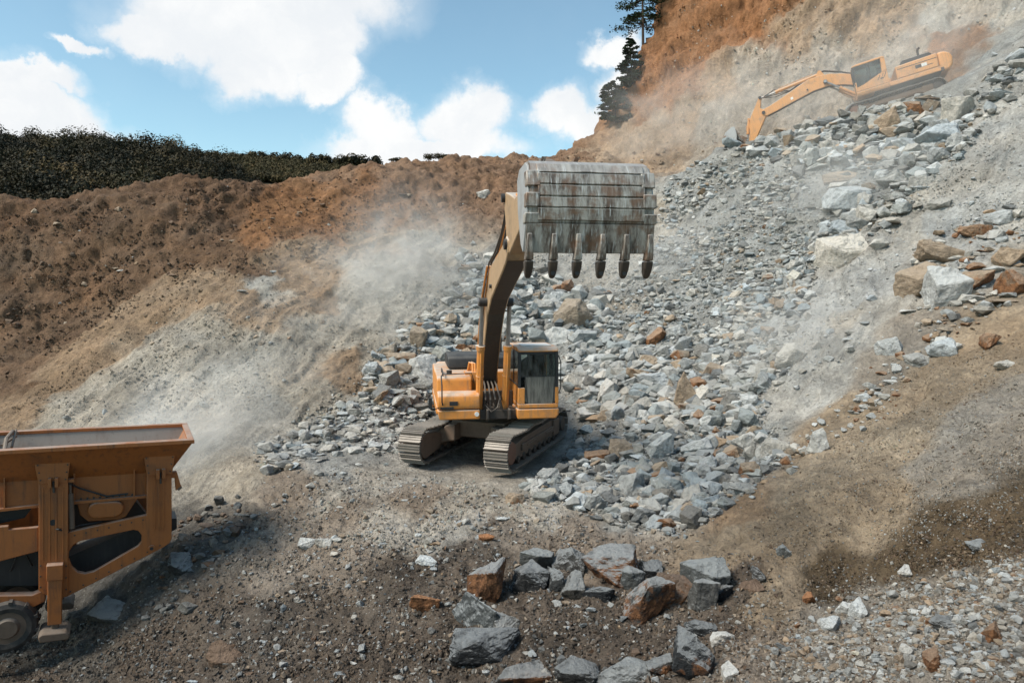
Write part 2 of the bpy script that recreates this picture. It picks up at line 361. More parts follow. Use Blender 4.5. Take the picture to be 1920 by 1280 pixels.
# ---------------------------------------------------------------- the quarry ground: one height field through surveyed points
# (column, row in the photograph, distance ahead in metres)
SURVEY = """-500 1280 12.5|-200 1280 11.2|0 1280 10.3|200 1280 9.8|400 1280 9.3|700 1280 8.8|960 1280 8.5|1200 1280 8.2|1400 1280 7.6|1600 1280 6.8|1920 1280 5.8|2300 1280 5.0
-300 1240 12.3|30 1222 11.5|110 1186 11.8|260 1130 11.8|400 1130 11.2|600 1130 10.6|850 1150 10|1000 1120 10.1|1220 1170 9.4|1380 1130 9.5|1500 1150 8.7|1700 1150 7.7|1920 1150 6.8|2300 1150 5.9|1700 1036 9.15|1700 1078 9.03|1900 958 8.5|1900 1012 8.33|1590 1064 9.95|1590 1092 9.85|1800 995 8.8|1800 1045 8.66
340 1010 12.9|420 1000 13|550 1000 12.8|700 1000 12.4|960 1000 12.2|1150 1000 12|1350 1010 11.3|1500 1000 10.6|1700 1000 9.4|1920 1000 8.2|2300 960 7.4
-300 900 17|380 930 15.2|500 870 16|600 885 15.6|760 882 16.2|930 897 15.4|840 800 20|1075 838 19.3|1000 930 13.9|1200 900 14.6|1350 900 13.9|1450 880 13.3|1600 880 12|1750 880 10.8|1920 880 9.6|2300 800 8.9
-300 780 20.5|-50 800 19.8|80 800 19.5|250 800 18.6|400 790 19.0|560 785 19.2|700 765 19.6|1150 800 19|1300 790 17.8|1420 780 16.8|1560 780 15|1700 760 13.8|1920 740 12|2300 640 11.2
680 575 25|560 578 24.0|430 592 23.1|330 640 22.0|230 700 21.0|130 760 20.0|560 548 26|430 562 25|320 612 24|215 672 22.8|115 735 21.6|560 650 22|420 670 21.4|300 720 20.6|680 650 22.7|760 690 21.8|850 640 24|1000 620 25|1150 640 23.6|1300 640 22.3|1430 690 19.6|1500 620 19.3|1650 600 17.6|1800 570 16.8|1920 540 16.3|2300 430 15
-300 520 31|-200 520 31|180 490 30.8|290 500 30.2|100 600 29|0 650 27.6|-200 660 27.5|470 475 28.5|400 510 27.2|320 560 25.8|230 620 24.2|140 680 22.8|60 740 21.4|0 778 20.4|380 480 30|290 540 28.6|200 592 27.4|110 652 26.0|30 710 24.6|560 520 26.9|650 520 27|700 470 29.5|800 480 30.5|880 480 31.5|1000 480 31|1130 500 30|1250 470 28.8|1400 470 25.8|1550 450 23.6|1700 470 20.8|1850 430 20.2|1920 400 20.2|2300 250 19
-300 370 33|0 378 33|150 357 34.5|260 345 35|345 330 36|450 337 38|640 312 42|730 300 45|860 291 47|1000 288 50|1085 277 52
200 430 31.5|420 420 32.5|500 390 34.5|580 350 38|700 380 37|800 330 42|900 380 39|960 330 45|1100 330 43|1250 340 36|1280 300 39
1350 277 33|1450 252 31.6|1600 213 30.3|1780 186 29.8|1860 120 30|1920 70 30.5|2100 -60 31|2300 -150 31
1400 350 29.5|1500 300 28.7|1650 300 26.3|1800 300 24|1920 250 23.3|1920 150 26.6|1780 230 27.2|1900 330 21.8|2300 50 24
1150 287 48|1280 262 44|1350 240 43|1500 185 40|1700 122 38.5|1840 60 37.8|1920 22 37.6|2150 -80 37
1122 262 52|1140 222 53|1182 132 54|1215 60 54.6|1250 0 55|1330 -140 56.5|1450 -330 58
1200 240 49|1250 150 50|1350 130 46|1350 0 49.5|1500 80 43.5|1500 -40 47|1700 40 41.5|1700 -100 45.5|1920 -80 41.5|1920 -260 46|1550 -240 53|2300 -300 42"""
CTRL = [P(*map(float, s.split())) for s in SURVEY.replace('\n', '|').split('|')]
# bench of the upper digger, hollow behind the rubble crest, ground beyond the skylines, ground under the camera
def W(px, d, z): return Vector(((px - 960) / F * d, d, z))
CTRL += [W(1400, 37, 6.0), W(1340, 37, 6.6), W(1500, 35.5, 6.6), W(1590, 34.3, 8.35), W(1590, 32.6, 8.3), W(1680, 33.3, 9.0), W(1680, 32, 8.95), W(1760, 31.7, 9.6), W(1760, 33, 9.7), W(1640, 36.5, 9.0)]
for px, d, z in ((-300, 38, 3.5), (0, 38, 3.4), (200, 40, 3.8), (345, 42, 4.6), (450, 44, 4.8), (640, 49, 6), (860, 55, 7.5), (1000, 58, 8.3), (1080, 61, 9),
                 (-300, 60, 1), (0, 65, 1), (450, 70, 2), (860, 75, 4), (1080, 80, 6), (1120, 66, 10), (1180, 68, 16), (1250, 70, 21), (1400, 72, 28), (1700, 62, 30), (2200, 60, 30)):
    CTRL.append(W(px, d, z))
CTRL += [Vector(q) for q in ((0, 2.5, -2.6), (-3, 3, -3.2), (3, 2.5, -2.0), (0, 5, -3.6), (-5, 5.5, -4.3), (4.5, 4.2, -2.2))]
C = np.array([[c.x / c.y, math.log(c.y), c.z] for c in CTRL])
def tps(r2): return np.where(r2 > 1e-12, .5 * r2 * np.log(np.maximum(r2, 1e-12)), 0)
nC = len(C); A = np.zeros((nC + 3, nC + 3))
dd = (C[:, None, 0] - C[None, :, 0]) ** 2 + (C[:, None, 1] - C[None, :, 1]) ** 2
A[:nC, :nC] = tps(dd) + np.eye(nC) * 1e-3
A[:nC, nC:] = np.c_[np.ones(nC), C[:, :2]]; A[nC:, :nC] = A[:nC, nC:].T
RBF = np.linalg.solve(A, np.r_[C[:, 2], 0, 0, 0])
NS, NTT = 960, 1050
S_AX = np.linspace(-1.35, 1.35, NS); T_AX = np.linspace(math.log(2.2), math.log(82), NTT)
SS, TT = np.meshgrid(S_AX, T_AX)                      # rows: distance
ZZ = np.zeros(SS.shape)
for k in range(nC):
    ZZ += RBF[k] * tps((SS - C[k, 0]) ** 2 + (TT - C[k, 1]) ** 2)
ZZ += RBF[nC] + RBF[nC + 1] * SS + RBF[nC + 2] * TT
YY = np.exp(TT); XX = SS * YY

# soil kinds: column, row, distance guess handled by the ground itself; colour, roughness of the relief, streak strength, grit
SOIL = {'wall': ((.15, .092, .056), .45, .12, .25), 'walltop': ((.14, .083, .05), .5, .0, .3), 'orange': ((.225, .115, .056), .35, .1, .25),
        'tan': ((.275, .19, .122), .28, .34, .3), 'fan': ((.345, .30, .242), .28, .36, .2), 'pale': ((.38, .345, .295), .20, .32, .15),
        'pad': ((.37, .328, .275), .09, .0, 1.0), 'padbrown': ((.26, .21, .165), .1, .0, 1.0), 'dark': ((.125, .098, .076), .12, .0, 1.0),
        'darkgrey': ((.115, .103, .089), .14, .0, 1.0), 'rubble': ((.29, .285, .265), .3, .05, 1.0), 'slope': ((.37, .355, .325), .16, .40, .5),  # darkgrey, and dark at lower left: corner dimness put into the soil colour
        'brownslope': ((.30, .23, .16), .14, .36, .6), 'bank': ((.27, .235, .195), .1, .05, 1.0), 'darkbank': ((.125, .09, .056), .30, .0, 1.0),
        'cliff': ((.285, .14, .068), .45, .1, .1), 'cliffpale': ((.33, .232, .155), .42, .1, .1), 'cliffdust': ((.36, .30, .24), .40, .1, .1), 'ridge': ((.215, .132, .083), .4, .0, .3)}
SEEDS = """wall -200 450|wall 60 450|wall 60 600|wall 200 470|wall 0 720|wall 330 450|wall 250 400|wall -200 700|walltop 0 385|walltop 150 365|walltop 345 340|walltop 430 350|walltop 420 400|wall 400 470
orange 520 400|orange 600 370|orange 680 390|orange 480 440|orange 580 430|ridge 640 320|orange 700 340|ridge 760 330|ridge 860 300|ridge 860 360|ridge 800 420|ridge 960 310|ridge 1060 290|ridge 1040 340|cliffpale 1120 300|tan 700 450|tan 560 470|wall 480 500
tan 350 530|tan 250 600|tan 130 690|tan 30 770|tan 430 520|tan 560 520|tan 450 560|pale 480 540|fan 300 650|fan 200 720|fan 380 620|fan 480 640|fan 560 660|fan 100 790|fan 640 620|tan 480 590|tan 600 560|pale 720 520|pale 760 580|pale 680 560|fan 800 440|tan 640 690
pale 300 760|pale 420 720|pale 360 830|pale 500 790|fan 600 740|fan 420 900|tan 640 700|fan 700 700|fan 250 780
rubble 560 830|rubble 700 770|rubble 640 860|pad 620 930|pad 720 900|padbrown 540 920|padbrown 660 960|padbrown 800 930|pad 860 900|pad 900 950|padbrown 560 1000|pad 700 980|pad 800 1000|padbrown 950 990|pad 1000 960
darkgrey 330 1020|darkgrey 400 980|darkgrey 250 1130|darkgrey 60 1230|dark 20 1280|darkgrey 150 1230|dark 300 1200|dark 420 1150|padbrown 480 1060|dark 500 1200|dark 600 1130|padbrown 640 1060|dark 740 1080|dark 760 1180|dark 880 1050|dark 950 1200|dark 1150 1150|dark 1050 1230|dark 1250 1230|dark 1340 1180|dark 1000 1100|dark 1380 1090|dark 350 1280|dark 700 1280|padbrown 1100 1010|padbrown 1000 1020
rubble 900 560|rubble 1000 560|rubble 1100 600|rubble 1200 640|rubble 1300 600|rubble 1250 480|rubble 1150 700|rubble 1200 800|rubble 1300 850|rubble 1350 760|rubble 1100 860|rubble 1200 930|rubble 820 680|rubble 900 700|rubble 1400 400|rubble 1300 340|rubble 1450 320|rubble 1550 260|rubble 1680 230|rubble 1500 420|rubble 1650 330|rubble 1400 560|rubble 1420 850|rubble 1340 930|rubble 1780 200|rubble 1860 150|fan 1200 420|fan 1130 560|slope 1150 540
slope 1560 560|slope 1650 480|slope 1750 400|slope 1850 320|slope 1900 220|slope 1480 700|slope 1420 760|slope 1600 620|slope 1500 640|slope 1800 250|slope 1920 120|pale 1700 420|pale 1560 600|slope 1530 720
brownslope 1600 760|bank 1700 640|bank 1640 690|brownslope 1750 720|brownslope 1850 660|brownslope 1650 830|brownslope 1550 880|brownslope 1480 950|brownslope 1400 1000|brownslope 1600 950|brownslope 1500 1020|brownslope 1900 620|slope 1680 560|brownslope 1350 1050|brownslope 1450 1120|brownslope 1550 820|tan 1400 960
bank 1750 870|bank 1850 800|brownslope 1660 940|bank 1800 900|bank 1900 780|brownslope 1650 1000|darkbank 1880 930|darkbank 1780 980|darkbank 1680 1040|darkbank 1850 1000|darkbank 1590 1070|darkbank 1900 1000|bank 1650 1130|bank 1800 1100|bank 1900 1100|bank 1560 1170|bank 1700 1230|bank 1900 1230|bank 1480 1260|padbrown 1400 1240
cliff 1190 160|cliff 1240 60|cliff 1300 0|cliff 1290 100|cliff 1250 160|cliff 1350 20|cliffpale 1200 250|cliffpale 1280 220|cliffpale 1350 140|cliffdust 1400 130|cliffdust 1450 180|cliffdust 1350 240|cliff 1420 30|cliffpale 1500 60|cliffdust 1560 90|cliffpale 1650 40|pale 1760 40|orange 1800 70|cliff 1750 90|pale 1880 40|rubble 1900 70|cliffdust 1700 110|cliffdust 1480 130|cliffpale 1600 20|cliffdust 1840 20"""
def cast(px, py):
    """where the ray through a photograph pixel meets the ground: arrays of x, y, z (nan = sky)"""
    px = np.atleast_1d(np.asarray(px, float)); py = np.atleast_1d(np.asarray(py, float))
    cp, sp = math.cos(PITCH), math.sin(PITCH); v = (640 - py) / F
    dy = cp + v * sp; dz = -sp + v * cp; dx = (px - 960) / F
    s = dx / dy; k = dz / dy
    fi = np.clip((s - S_AX[0]) / (S_AX[1] - S_AX[0]), 0, NS - 1.001); i0 = fi.astype(int); w_ = fi - i0
    Yr = np.exp(T_AX); res = np.full((len(px), 3), np.nan)
    for a in range(0, len(px), 400):
        sl = slice(a, a + 400)
        prof = ZZ[:, i0[sl]] * (1 - w_[sl]) + ZZ[:, i0[sl] + 1] * w_[sl]
        diff = prof - k[sl][None, :] * Yr[:, None]; diff[:150] = np.minimum(diff[:150], -1e-3)
        hit = diff >= 0; first = hit.argmax(0); ok = hit.any(0) & (first > 0)
        j = np.maximum(first, 1); cidx = np.arange(diff.shape[1])
        d0, d1 = diff[j - 1, cidx], diff[j, cidx]; tt = d0 / (d0 - d1 + 1e-12)
        y = Yr[j - 1] + (Yr[j] - Yr[j - 1]) * tt
        y[~ok] = np.nan
        res[sl, 0] = s[sl] * y; res[sl, 1] = y; res[sl, 2] = k[sl] * y
    return res
def ground(x, y):
    x = np.asarray(x, float); y = np.asarray(y, float); s = x / y; t = np.log(y)
    fi = np.clip((s - S_AX[0]) / (S_AX[1] - S_AX[0]), 0, NS - 1.001); fj = np.clip((t - T_AX[0]) / (T_AX[1] - T_AX[0]), 0, NTT - 1.001)
    i = fi.astype(int); j = fj.astype(int); a = fi - i; b = fj - j
    return (ZZ[j, i] * (1 - a) + ZZ[j, i + 1] * a) * (1 - b) + (ZZ[j + 1, i] * (1 - a) + ZZ[j + 1, i + 1] * a) * b
sd = [q.split() for q in SEEDS.replace('\n', '|').split('|')]
hits = cast([float(q[1]) for q in sd], [float(q[2]) for q in sd])
keep = ~np.isnan(hits[:, 0]); sd = [q for q, k in zip(sd, keep) if k]; hits = hits[keep]
SP = np.c_[hits[:, 0] / hits[:, 1], np.log(hits[:, 1]) * .6, hits[:, 2] / hits[:, 1]]
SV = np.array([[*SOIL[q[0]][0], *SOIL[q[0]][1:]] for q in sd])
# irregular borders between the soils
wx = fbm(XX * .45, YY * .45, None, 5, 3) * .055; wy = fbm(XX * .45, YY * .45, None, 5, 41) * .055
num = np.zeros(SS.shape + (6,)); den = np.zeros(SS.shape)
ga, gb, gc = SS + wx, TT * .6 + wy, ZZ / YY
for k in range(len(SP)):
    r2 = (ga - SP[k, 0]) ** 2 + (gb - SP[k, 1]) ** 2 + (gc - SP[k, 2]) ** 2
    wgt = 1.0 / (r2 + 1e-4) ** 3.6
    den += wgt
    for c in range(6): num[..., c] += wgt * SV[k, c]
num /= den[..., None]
ROUGH, STREAK, GRIT = num[..., 3], num[..., 4], num[..., 5]
# relief: lumps, ledges and gullies, more where the soil is rough
h = fbm(XX * .33, YY * .33, ZZ * .33, 5, 11, .55) * 1.3 + fbm(XX * 1.5, YY * 1.5, ZZ * 1.5, 5, 23, .62) * .5
tilted = ZZ * .8 - XX * .5
ledge = fbm(XX * .4 + ZZ * .3, YY * .4, tilted * 1.1, 5, 77, .58, ridged=True)
ledge = .45 - ledge
far = np.clip(YY / 30, .25, 1.5)
# slanting rock bands across the cliff
ba, bb = XX * .82 + ZZ * .57, -XX * .57 + ZZ * .82
band = .5 * fbm(ba * .16, bb * .8 + YY * .1, None, 5, 404, .6) + .6 * (.4 - fbm(ba * .12 + 7, bb * .45, YY * .08, 3, 414, .5, True))
cliffy = np.clip((ROUGH - .33) * 10, 0, 1) * np.clip((SS - .05) * 8, 0, 1) * np.clip((YY - 36) / 4, 0, 1)
D = ROUGH * (h + ledge * .9 * np.clip(ROUGH * 2, 0, 1.4)) * far
# run-out streaks down the slopes
def streak(dirx, diry, seed):
    L = math.hypot(dirx, diry); ax, ay = dirx / L, diry / L
    al = XX * ax + YY * ay; ac = -XX * ay + YY * ax + fbm(XX * .2, YY * .2, None, 3, seed + 5) * 1.5
    return fbm(ac * 1.1, al * .13, None, 4, seed, .6) + .4 * fbm(ac * 4.0, al * .5, None, 3, seed + 3, .6) + .55 * (.35 - fbm(ac * .9 + 3, al * .10, None, 3, seed + 9, .5, True))
wl = 1 / (1 + np.exp((SS - .05) * 14))
D += cliffy * band * 1.3
D += STREAK * (streak(-3.4, -8.5, 101) * wl + streak(-12.8, -10, 131) * (1 - wl)) * .9 * far
near = np.clip((26 - YY) / 14, 0, 1)
D += near * (.25 + .75 * np.clip(GRIT, 0, 1)) * (fbm(XX * 3.1, YY * 3.1, None, 4, 51, .62) * .125 + (.3 - fbm(XX * 1.3, YY * 1.3, None, 3, 57, .55, True)) * .10)
# cleat prints of the tracks on the trodden pad
for (x0_, y0_, x1_, y1_) in ((-2.55, 15.6, -4.6, 11.8), (-.45, 14.8, -2.4, 11.2), (-3.6, 15.2, -6.6, 13.6)):
    dx_, dy_ = x1_ - x0_, y1_ - y0_; L_ = math.hypot(dx_, dy_); al_ = ((XX - x0_) * dx_ + (YY - y0_) * dy_) / L_; ac_ = (-(XX - x0_) * dy_ + (YY - y0_) * dx_) / L_ + fbm(XX * .5, YY * .5, None, 2, 7) * .2
    m_ = (np.abs(ac_) < .30) * np.clip(al_ / .6, 0, 1) * np.clip((L_ - al_) / 1.5, 0, 1)
    D += m_ * (-.035 + .03 * np.sin(al_ * 2 * math.pi / .19))
calm = np.exp(-(((XX + .57) / 4.2) ** 2 + ((YY - 17.6) / 3.6) ** 2)) + np.exp(-(((XX - 18.2) / 4) ** 2 + ((YY - 32.7) / 2.0) ** 2))
D *= 1 - .8 * np.clip(calm, 0, 1)
# the relief stands out along the slope's own normal, so cliffs bulge sideways
def grad(A): return np.gradient(A, axis=1), np.gradient(A, axis=0)
(xu, xv), (yu, yv), (zu, zv) = grad(XX), grad(YY), grad(ZZ)
NX, NY, NZ = yu * zv - zu * yv, zu * xv - xu * zv, xu * yv - yu * xv
NL = np.sqrt(NX ** 2 + NY ** 2 + NZ ** 2); NX, NY, NZ = NX / NL, NY / NL, NZ / NL
PX, PY, PZ = XX + NX * D, YY + NY * D, ZZ + NZ * D
ZZ = ZZ + D / np.maximum(NZ, .55)
colr = num[..., :3].copy()
stain = fbm(XX * .8, YY * .8, ZZ * .8, 5, 202, .6); colr *= (1 + .45 * stain)[..., None]
warm = fbm(XX * .35, YY * .35, ZZ * .35, 4, 303, .6); colr[..., 0] *= 1 + .08 * warm; colr[..., 2] *= 1 - .09 * warm
idx = np.arange(NS * NTT).reshape(NTT, NS)
quads = np.stack([idx[:-1, :-1], idx[:-1, 1:], idx[1:, 1:], idx[1:, :-1]], -1).reshape(-1, 4)
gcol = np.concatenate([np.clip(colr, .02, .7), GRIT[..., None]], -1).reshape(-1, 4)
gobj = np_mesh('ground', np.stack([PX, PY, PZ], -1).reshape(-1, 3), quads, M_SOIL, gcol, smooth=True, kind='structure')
# wide earth sheet under everything, out to the horizon
MB().add([(-3000, -3000, -14), (3000, -3000, -14), (3000, 3000, -14), (-3000, 3000, -14)], [(0, 1, 2, 3)]).build('terrain', M_HILL)['kind'] = 'structure'
# ---------------------------------------------------------------- tracked excavator (front towards local -Y, u = distance ahead of the swing centre)
def arc(cx, cz, r, a0, a1, n):
    return [(cx + r * math.cos(R(a0 + (a1 - a0) * i / (n - 1))), cz + r * math.sin(R(a0 + (a1 - a0) * i / (n - 1)))) for i in range(n)]
def track_path():
    """closed loop of (y, z) round the front idler and rear sprocket with a sagging top run"""
    rf, rr = .40, .40; yf, yr = -2.0, 2.0; zf = .47
    pts = arc(yf, zf, rf, 270, 90, 15)
    pts += [(-1.5, .845), (-1.0, .83), (-.6, .875), (0, .85), (.6, .875), (1.1, .84), (1.5, .86)]
    pts += arc(yr, zf, rr, 90, -90, 15)
    pts += [(y, .07) for y in np.linspace(1.6, -1.6, 9)]
    return pts
def resample(pts, n):
    p = np.array(pts + [pts[0]]); seg = np.hypot(*(p[1:] - p[:-1]).T); cum = np.r_[0, np.cumsum(seg)]
    t = np.linspace(0, cum[-1], n, endpoint=False)
    return np.stack([np.interp(t, cum, p[:, 0]), np.interp(t, cum, p[:, 1])], -1)
def build_track(root, x, M, out):
    pts = resample(track_path(), 50); n = len(pts); mb = MB(); link = MB()
    for i in range(n):
        q = pts[i]; d = pts[(i + 1) % n] - pts[i - 1]; d = d / np.hypot(*d); nrm = np.array([-d[1], d[0]])
        c0 = np.array([0, .47])
        if np.dot(nrm, q - np.array([np.clip(q[0], -1.9, 1.9), .47])) < 0: nrm = -nrm
        L = .094
        def T(a, b): return tuple(q + d * a + nrm * b)
        prof = [T(-L, -.015), T(-L, .02), T(-L + .012, .062), T(-L + .03, .062), T(-L + .04, .022), T(-.012, .022), T(-.006, .046), T(.010, .046), T(.016, .022),
                T(.05, .022), T(.058, .046), T(.07, .046), T(.078, .02), T(L, .018), T(L, -.015)]
        mb.prism(prof, x - .30, x + .30, 'yz', M)
        for sx in (-.09, .05):
            link.prism([T(-.085, -.10), T(.085, -.10), T(.085, -.018), T(-.085, -.018)], x + sx, x + sx + .04, 'yz', M)
    tr = mb.build('track', M_STL, root)
    link.build('link_chain', M_DRK, tr)
    fr = MB(); s = .17
    prof = [(-1.72, .30), (-1.5, .20), (1.65, .20), (1.72, .34), (1.72, .62), (1.3, .68), (-.9, .66), (-1.3, .60), (-1.72, .60)]
    fr.prism(prof, x - s, x + s, 'yz', M)
    fr.prism([(-1.2, .36), (1.5, .36), (1.5, .52), (-1.2, .52)], x + out * s, x + out * (s + .05), 'yz', M)
    fr.prism([(-.9, .42), (-.2, .42), (-.2, .46), (-.9, .46)], x + out * (s + .05), x + out * (s + .07), 'yz', M)
    fr.prism([(.6, .42), (1.2, .42), (1.2, .47), (.6, .47)], x + out * (s + .05), x + out * (s + .07), 'yz', M)
    fr.prism([(1.3, .24), (1.78, .24), (1.85, .45), (1.78, .68), (1.3, .68)], x - s - .06, x + s + .06, 'yz', M)
    fr.build('track_frame', M_RST, tr, bevel=.015)
    idl = MB()
    idl.cyl(M @ Vector((x - .13, -2.0, .47)), M @ Vector((x + .13, -2.0, .47)), .35, n=28)
    for sd_ in (-1, 1): idl.cyl(M @ Vector((x + sd_ * .13, -2.0, .47)), M @ Vector((x + sd_ * .25, -2.0, .47)), .29, .265, n=28)
    idl.build('idler', M_BRN, tr, smooth=True)
    # rounded guard of the idler reaching back to the frame
    g = MB(); pr = arc(-2.0, .47, .31, 90, 270, 15) + [(-1.5, .25), (-1.15, .40), (-1.15, .62), (-1.5, .72)]
    g.prism(pr, x - out * .20, x - out * .27, 'yz', M); g.build('idler_guard', M_RST, tr, bevel=.015)
    sp = MB(); sp.cyl(M @ Vector((x - .1, 2.0, .47)), M @ Vector((x + .1, 2.0, .47)), .33, n=22); sp.cyl(M @ Vector((x + out * .1, 2.0, .47)), M @ Vector((x + out * .28, 2.0, .47)), .24, .2, n=20)
    sp.build('sprocket', M_DRK, tr, smooth=True)
    for y in np.linspace(-1.4, 1.4, 8):
        rl = MB(); rl.cyl(M @ Vector((x - .2, y, .19)), M @ Vector((x + .2, y, .19)), .095, n=14); rl.build('roller', M_DRK, tr, smooth=True)
    for y in (-.6, .6):
        rl = MB(); rl.cyl(M @ Vector((x - .12, y, .75)), M @ Vector((x + .12, y, .75)), .07, n=12); rl.build('carrier_roller', M_DRK, tr, smooth=True)
    return tr

def cylinder(root, name, a, b, rb, split, M, Mr=None):
    a, b = Vector(a), Vector(b); d = (b - a).normalized(); m = a.lerp(b, split)
    mb = MB(); mb.cyl(a, m, rb, n=18); mb.cyl(m - d * .06, m + d * .05, rb * 1.2, n=18); mb.cyl(a - Vector((rb * 1.1, 0, 0)), a + Vector((rb * 1.1, 0, 0)), rb * 1.05, n=14)
    mb.cyl(a.lerp(m, .55), a.lerp(m, .57), rb * 1.12, n=18)
    off = d.cross(Vector((1, 0, 0))).normalized() * rb * 1.25
    if off.y > 0: off = -off
    mb.tube([m - d * .12 + off * .7, m - d * .3 + off * 1.25, a.lerp(m, .5) + off * 1.25, a + d * .35 + off * 1.2], rb * .24, 8)
    o = mb.build(name, M, root, smooth=True)
    rd = MB(); rd.cyl(m, b, rb * .58, n=14); rd.cyl(b - Vector((rb * 1.1, 0, 0)), b + Vector((rb * 1.1, 0, 0)), rb * .95, n=14)
    rd.build('rod', Mr or M_ROD, o, smooth=True)
    return o

def make_excavator(name, loc, rot, under_yaw, bx, foot, tip, knuckle, rear, bkt, cylfoot=(1.35, 1.30), arm=None):
    """foot/tip: boom pins; knuckle: bucket pin; rear: arm cylinder pin; bkt: (u, z, tilt degrees, width, scale)"""
    root = empty(name, loc, rot)
    UM = Matrix.Rotation(under_yaw, 4, 'Z')
    I = Matrix.Identity(4)
    # undercarriage
    build_track(root, -1.14, UM, -1); build_track(root, 1.14, UM, 1)
    cb = MB(); cb.box(-.75, .75, -.85, .85, .50, .92, UM)
    for sx in (-1, 1):
        for y0 in (-1, 1):
            leg = [(sx * .5, .46), (sx * .5, .88), (sx * .75, .84), (sx * 1.0, .64), (sx * 1.0, .26), (sx * .85, .40)]
            cb.prism(leg, y0 * .95 - .24, y0 * .95 + .24, 'xz', UM)
    cb.build('carbody', M_RST, root, bevel=.03)
    tt = MB(); tt.cyl((0, 0, .90), (0, 0, 1.13), .72, n=36); tt.build('swing_ring', M_DRK, root, smooth=True)
    # house
    dk = MB(); dk.box(-.46, .46, -1.55, 2.3, 1.13, 1.36); dk.box(-1.42, 1.42, -.9, 2.45, 1.15, 1.34)
    dk.prism([(-1.75, 1.16), (-1.55, 1.10), (-.6, 1.12), (-.6, 1.40), (-1.75, 1.40)], -.30, -.24, 'yz'); dk.prism([(-1.75, 1.16), (-1.55, 1.10), (-.6, 1.12), (-.6, 1.40), (-1.75, 1.40)], .24, .30, 'yz')
    dk.box(-.46, .46, -.95, -.9, 1.3, 1.75)
    dk.build('deck', M_DRK, root, bevel=.015)
    sk = MB(); sk.prism([(-1.495, 1.40), (-1.44, 1.17), (-.46, 1.17), (-.46, 1.40)], -1.72, -.9, 'xz'); sk.box(-1.495, -1.40, -.9, 2.3, 1.17, 1.40)
    sk.build('left_sill', M_YEL, root, bevel=.03)
    sk = MB(); sk.prism([(.44, 1.40), (.46, 1.15), (1.42, 1.15), (1.485, 1.24), (1.495, 1.40)], -1.76, -.1, 'xz'); sk.box(1.40, 1.495, -.1, 2.3, 1.17, 1.40)
    sk.build('right_sill', M_YEL, root, bevel=.03)
    fb = MB(); fb.prism([(-1.70, 1.42), (-1.74, 1.50), (-1.70, 1.74), (-1.62, 1.80), (-1.30, 1.83), (-1.30, 1.42)], -1.485, -.46, 'yz')
    fb.build('tool_box', M_YEL, root, bevel=.035, seg=3)
    ft = MB(); ft.prism([(-1.30, 1.42), (-1.30, 2.10), (-1.24, 2.16), (.25, 2.16), (.25, 1.42)], -1.485, -.62, 'yz')
    ft.build('fuel_tank', M_YEL, root, bevel=.045, seg=3)
    ec = MB(); ec.prism([(.27, 1.40), (.27, 2.12), (2.25, 2.16), (2.25, 1.40)], -1.485, 1.47, 'yz'); ec.build('engine_cover', M_YEL, root, bevel=.05, seg=3)
    hd = MB(); hd.prism([(.62, 2.16), (.66, 2.44), (.78, 2.52), (2.05, 2.52), (2.15, 2.42), (2.18, 2.16)], -1.12, .75, 'yz'); hd.build('hood', M_BLK, root, bevel=.05, seg=3)
    ex = MB(); ex.cyl((.45, 1.6, 2.5), (.45, 1.6, 2.86), .06, n=14); ex.tube([(.45, 1.6, 2.82), (.45, 1.63, 2.93), (.45, 1.72, 2.98)], .065, 12); ex.build('exhaust_pipe', M_DRK, root, smooth=True)
    cw = [(2.27, 1.14), (2.27, 2.20), (2.62, 2.16), (2.86, 2.0), (2.93, 1.75), (2.90, 1.40), (2.72, 1.14)]
    cm = MB(); cm.prism(cw, -1.40, 1.40, 'yz'); cm.build('counterweight', M_YEL, root, bevel=.12, seg=4)
    gv = MB(); gv.box(-1.0, 1.0, 2.90, 2.935, 1.60, 1.66); gv.build('counterweight_groove', M_BLK, root)
    # door and grille panels along the cab-side flank
    sp = MB(); sp.box(1.472, 1.488, .34, 1.10, 1.46, 2.08); sp.box(1.472, 1.488, 1.14, 2.2, 1.46, 2.08); sp.build('side_door', M_YEL, root, bevel=.008)
    sg = MB(); sg.box(1.489, 1.493, .34, 2.2, 1.90, 1.935); sg.box(1.489, 1.493, 1.25, 2.0, 1.66, 1.69); sg.build('side_groove', M_BLK, root)
    dl = MB(); dl.box(1.489, 1.495, 1.18, 1.46, 1.66, 1.84); dl.build('dark_decal', M_BLK, root)
    dl = MB(); dl.box(1.489, 1.495, 1.47, 1.72, 1.67, 1.84); dl.build('pale_decal', M_WHT, root)
    dl = MB(); dl.box(-1.20, -1.0, -1.752, -1.722, 1.52, 1.62); dl.build('vent_plate', M_BLK, root)
    # cab
    cx0, cx1, cy0, cy1, cz0, cz1 = .47, 1.47, -1.76, -.12, 1.42, 2.90
    cab = MB()
    cab.prism([(cy0, cz0), (cy0, cz0 + .10), (cy1, cz0 + .10), (cy1, cz0)], cx0, cx1, 'yz')
    cab.box(cx0, cx0 + .17, cy0 + .002, cy0 + .09, cz0 + .1, cz0 + .50); cab.box(cx1 - .07, cx1 + .012, cy0 + .002, cy0 + .09, cz0 + .1, cz0 + .52)
    lowdoor = [(cy0 + .05, cz0 + .1), (cy1, cz0 + .1), (cy1, cz0 + .80), (cy1 - .35, cz0 + .62), (cy0 + .45, cz0 + .30), (cy0 + .05, cz0 + .2)]
    cab.prism(lowdoor, cx1 - .03, cx1, 'yz'); cab.prism([(cy0 + .05, cz0 + .1), (cy1, cz0 + .1), (cy1, cz0 + .55), (cy0 + .05, cz0 + .55)], cx0, cx0 + .03, 'yz')
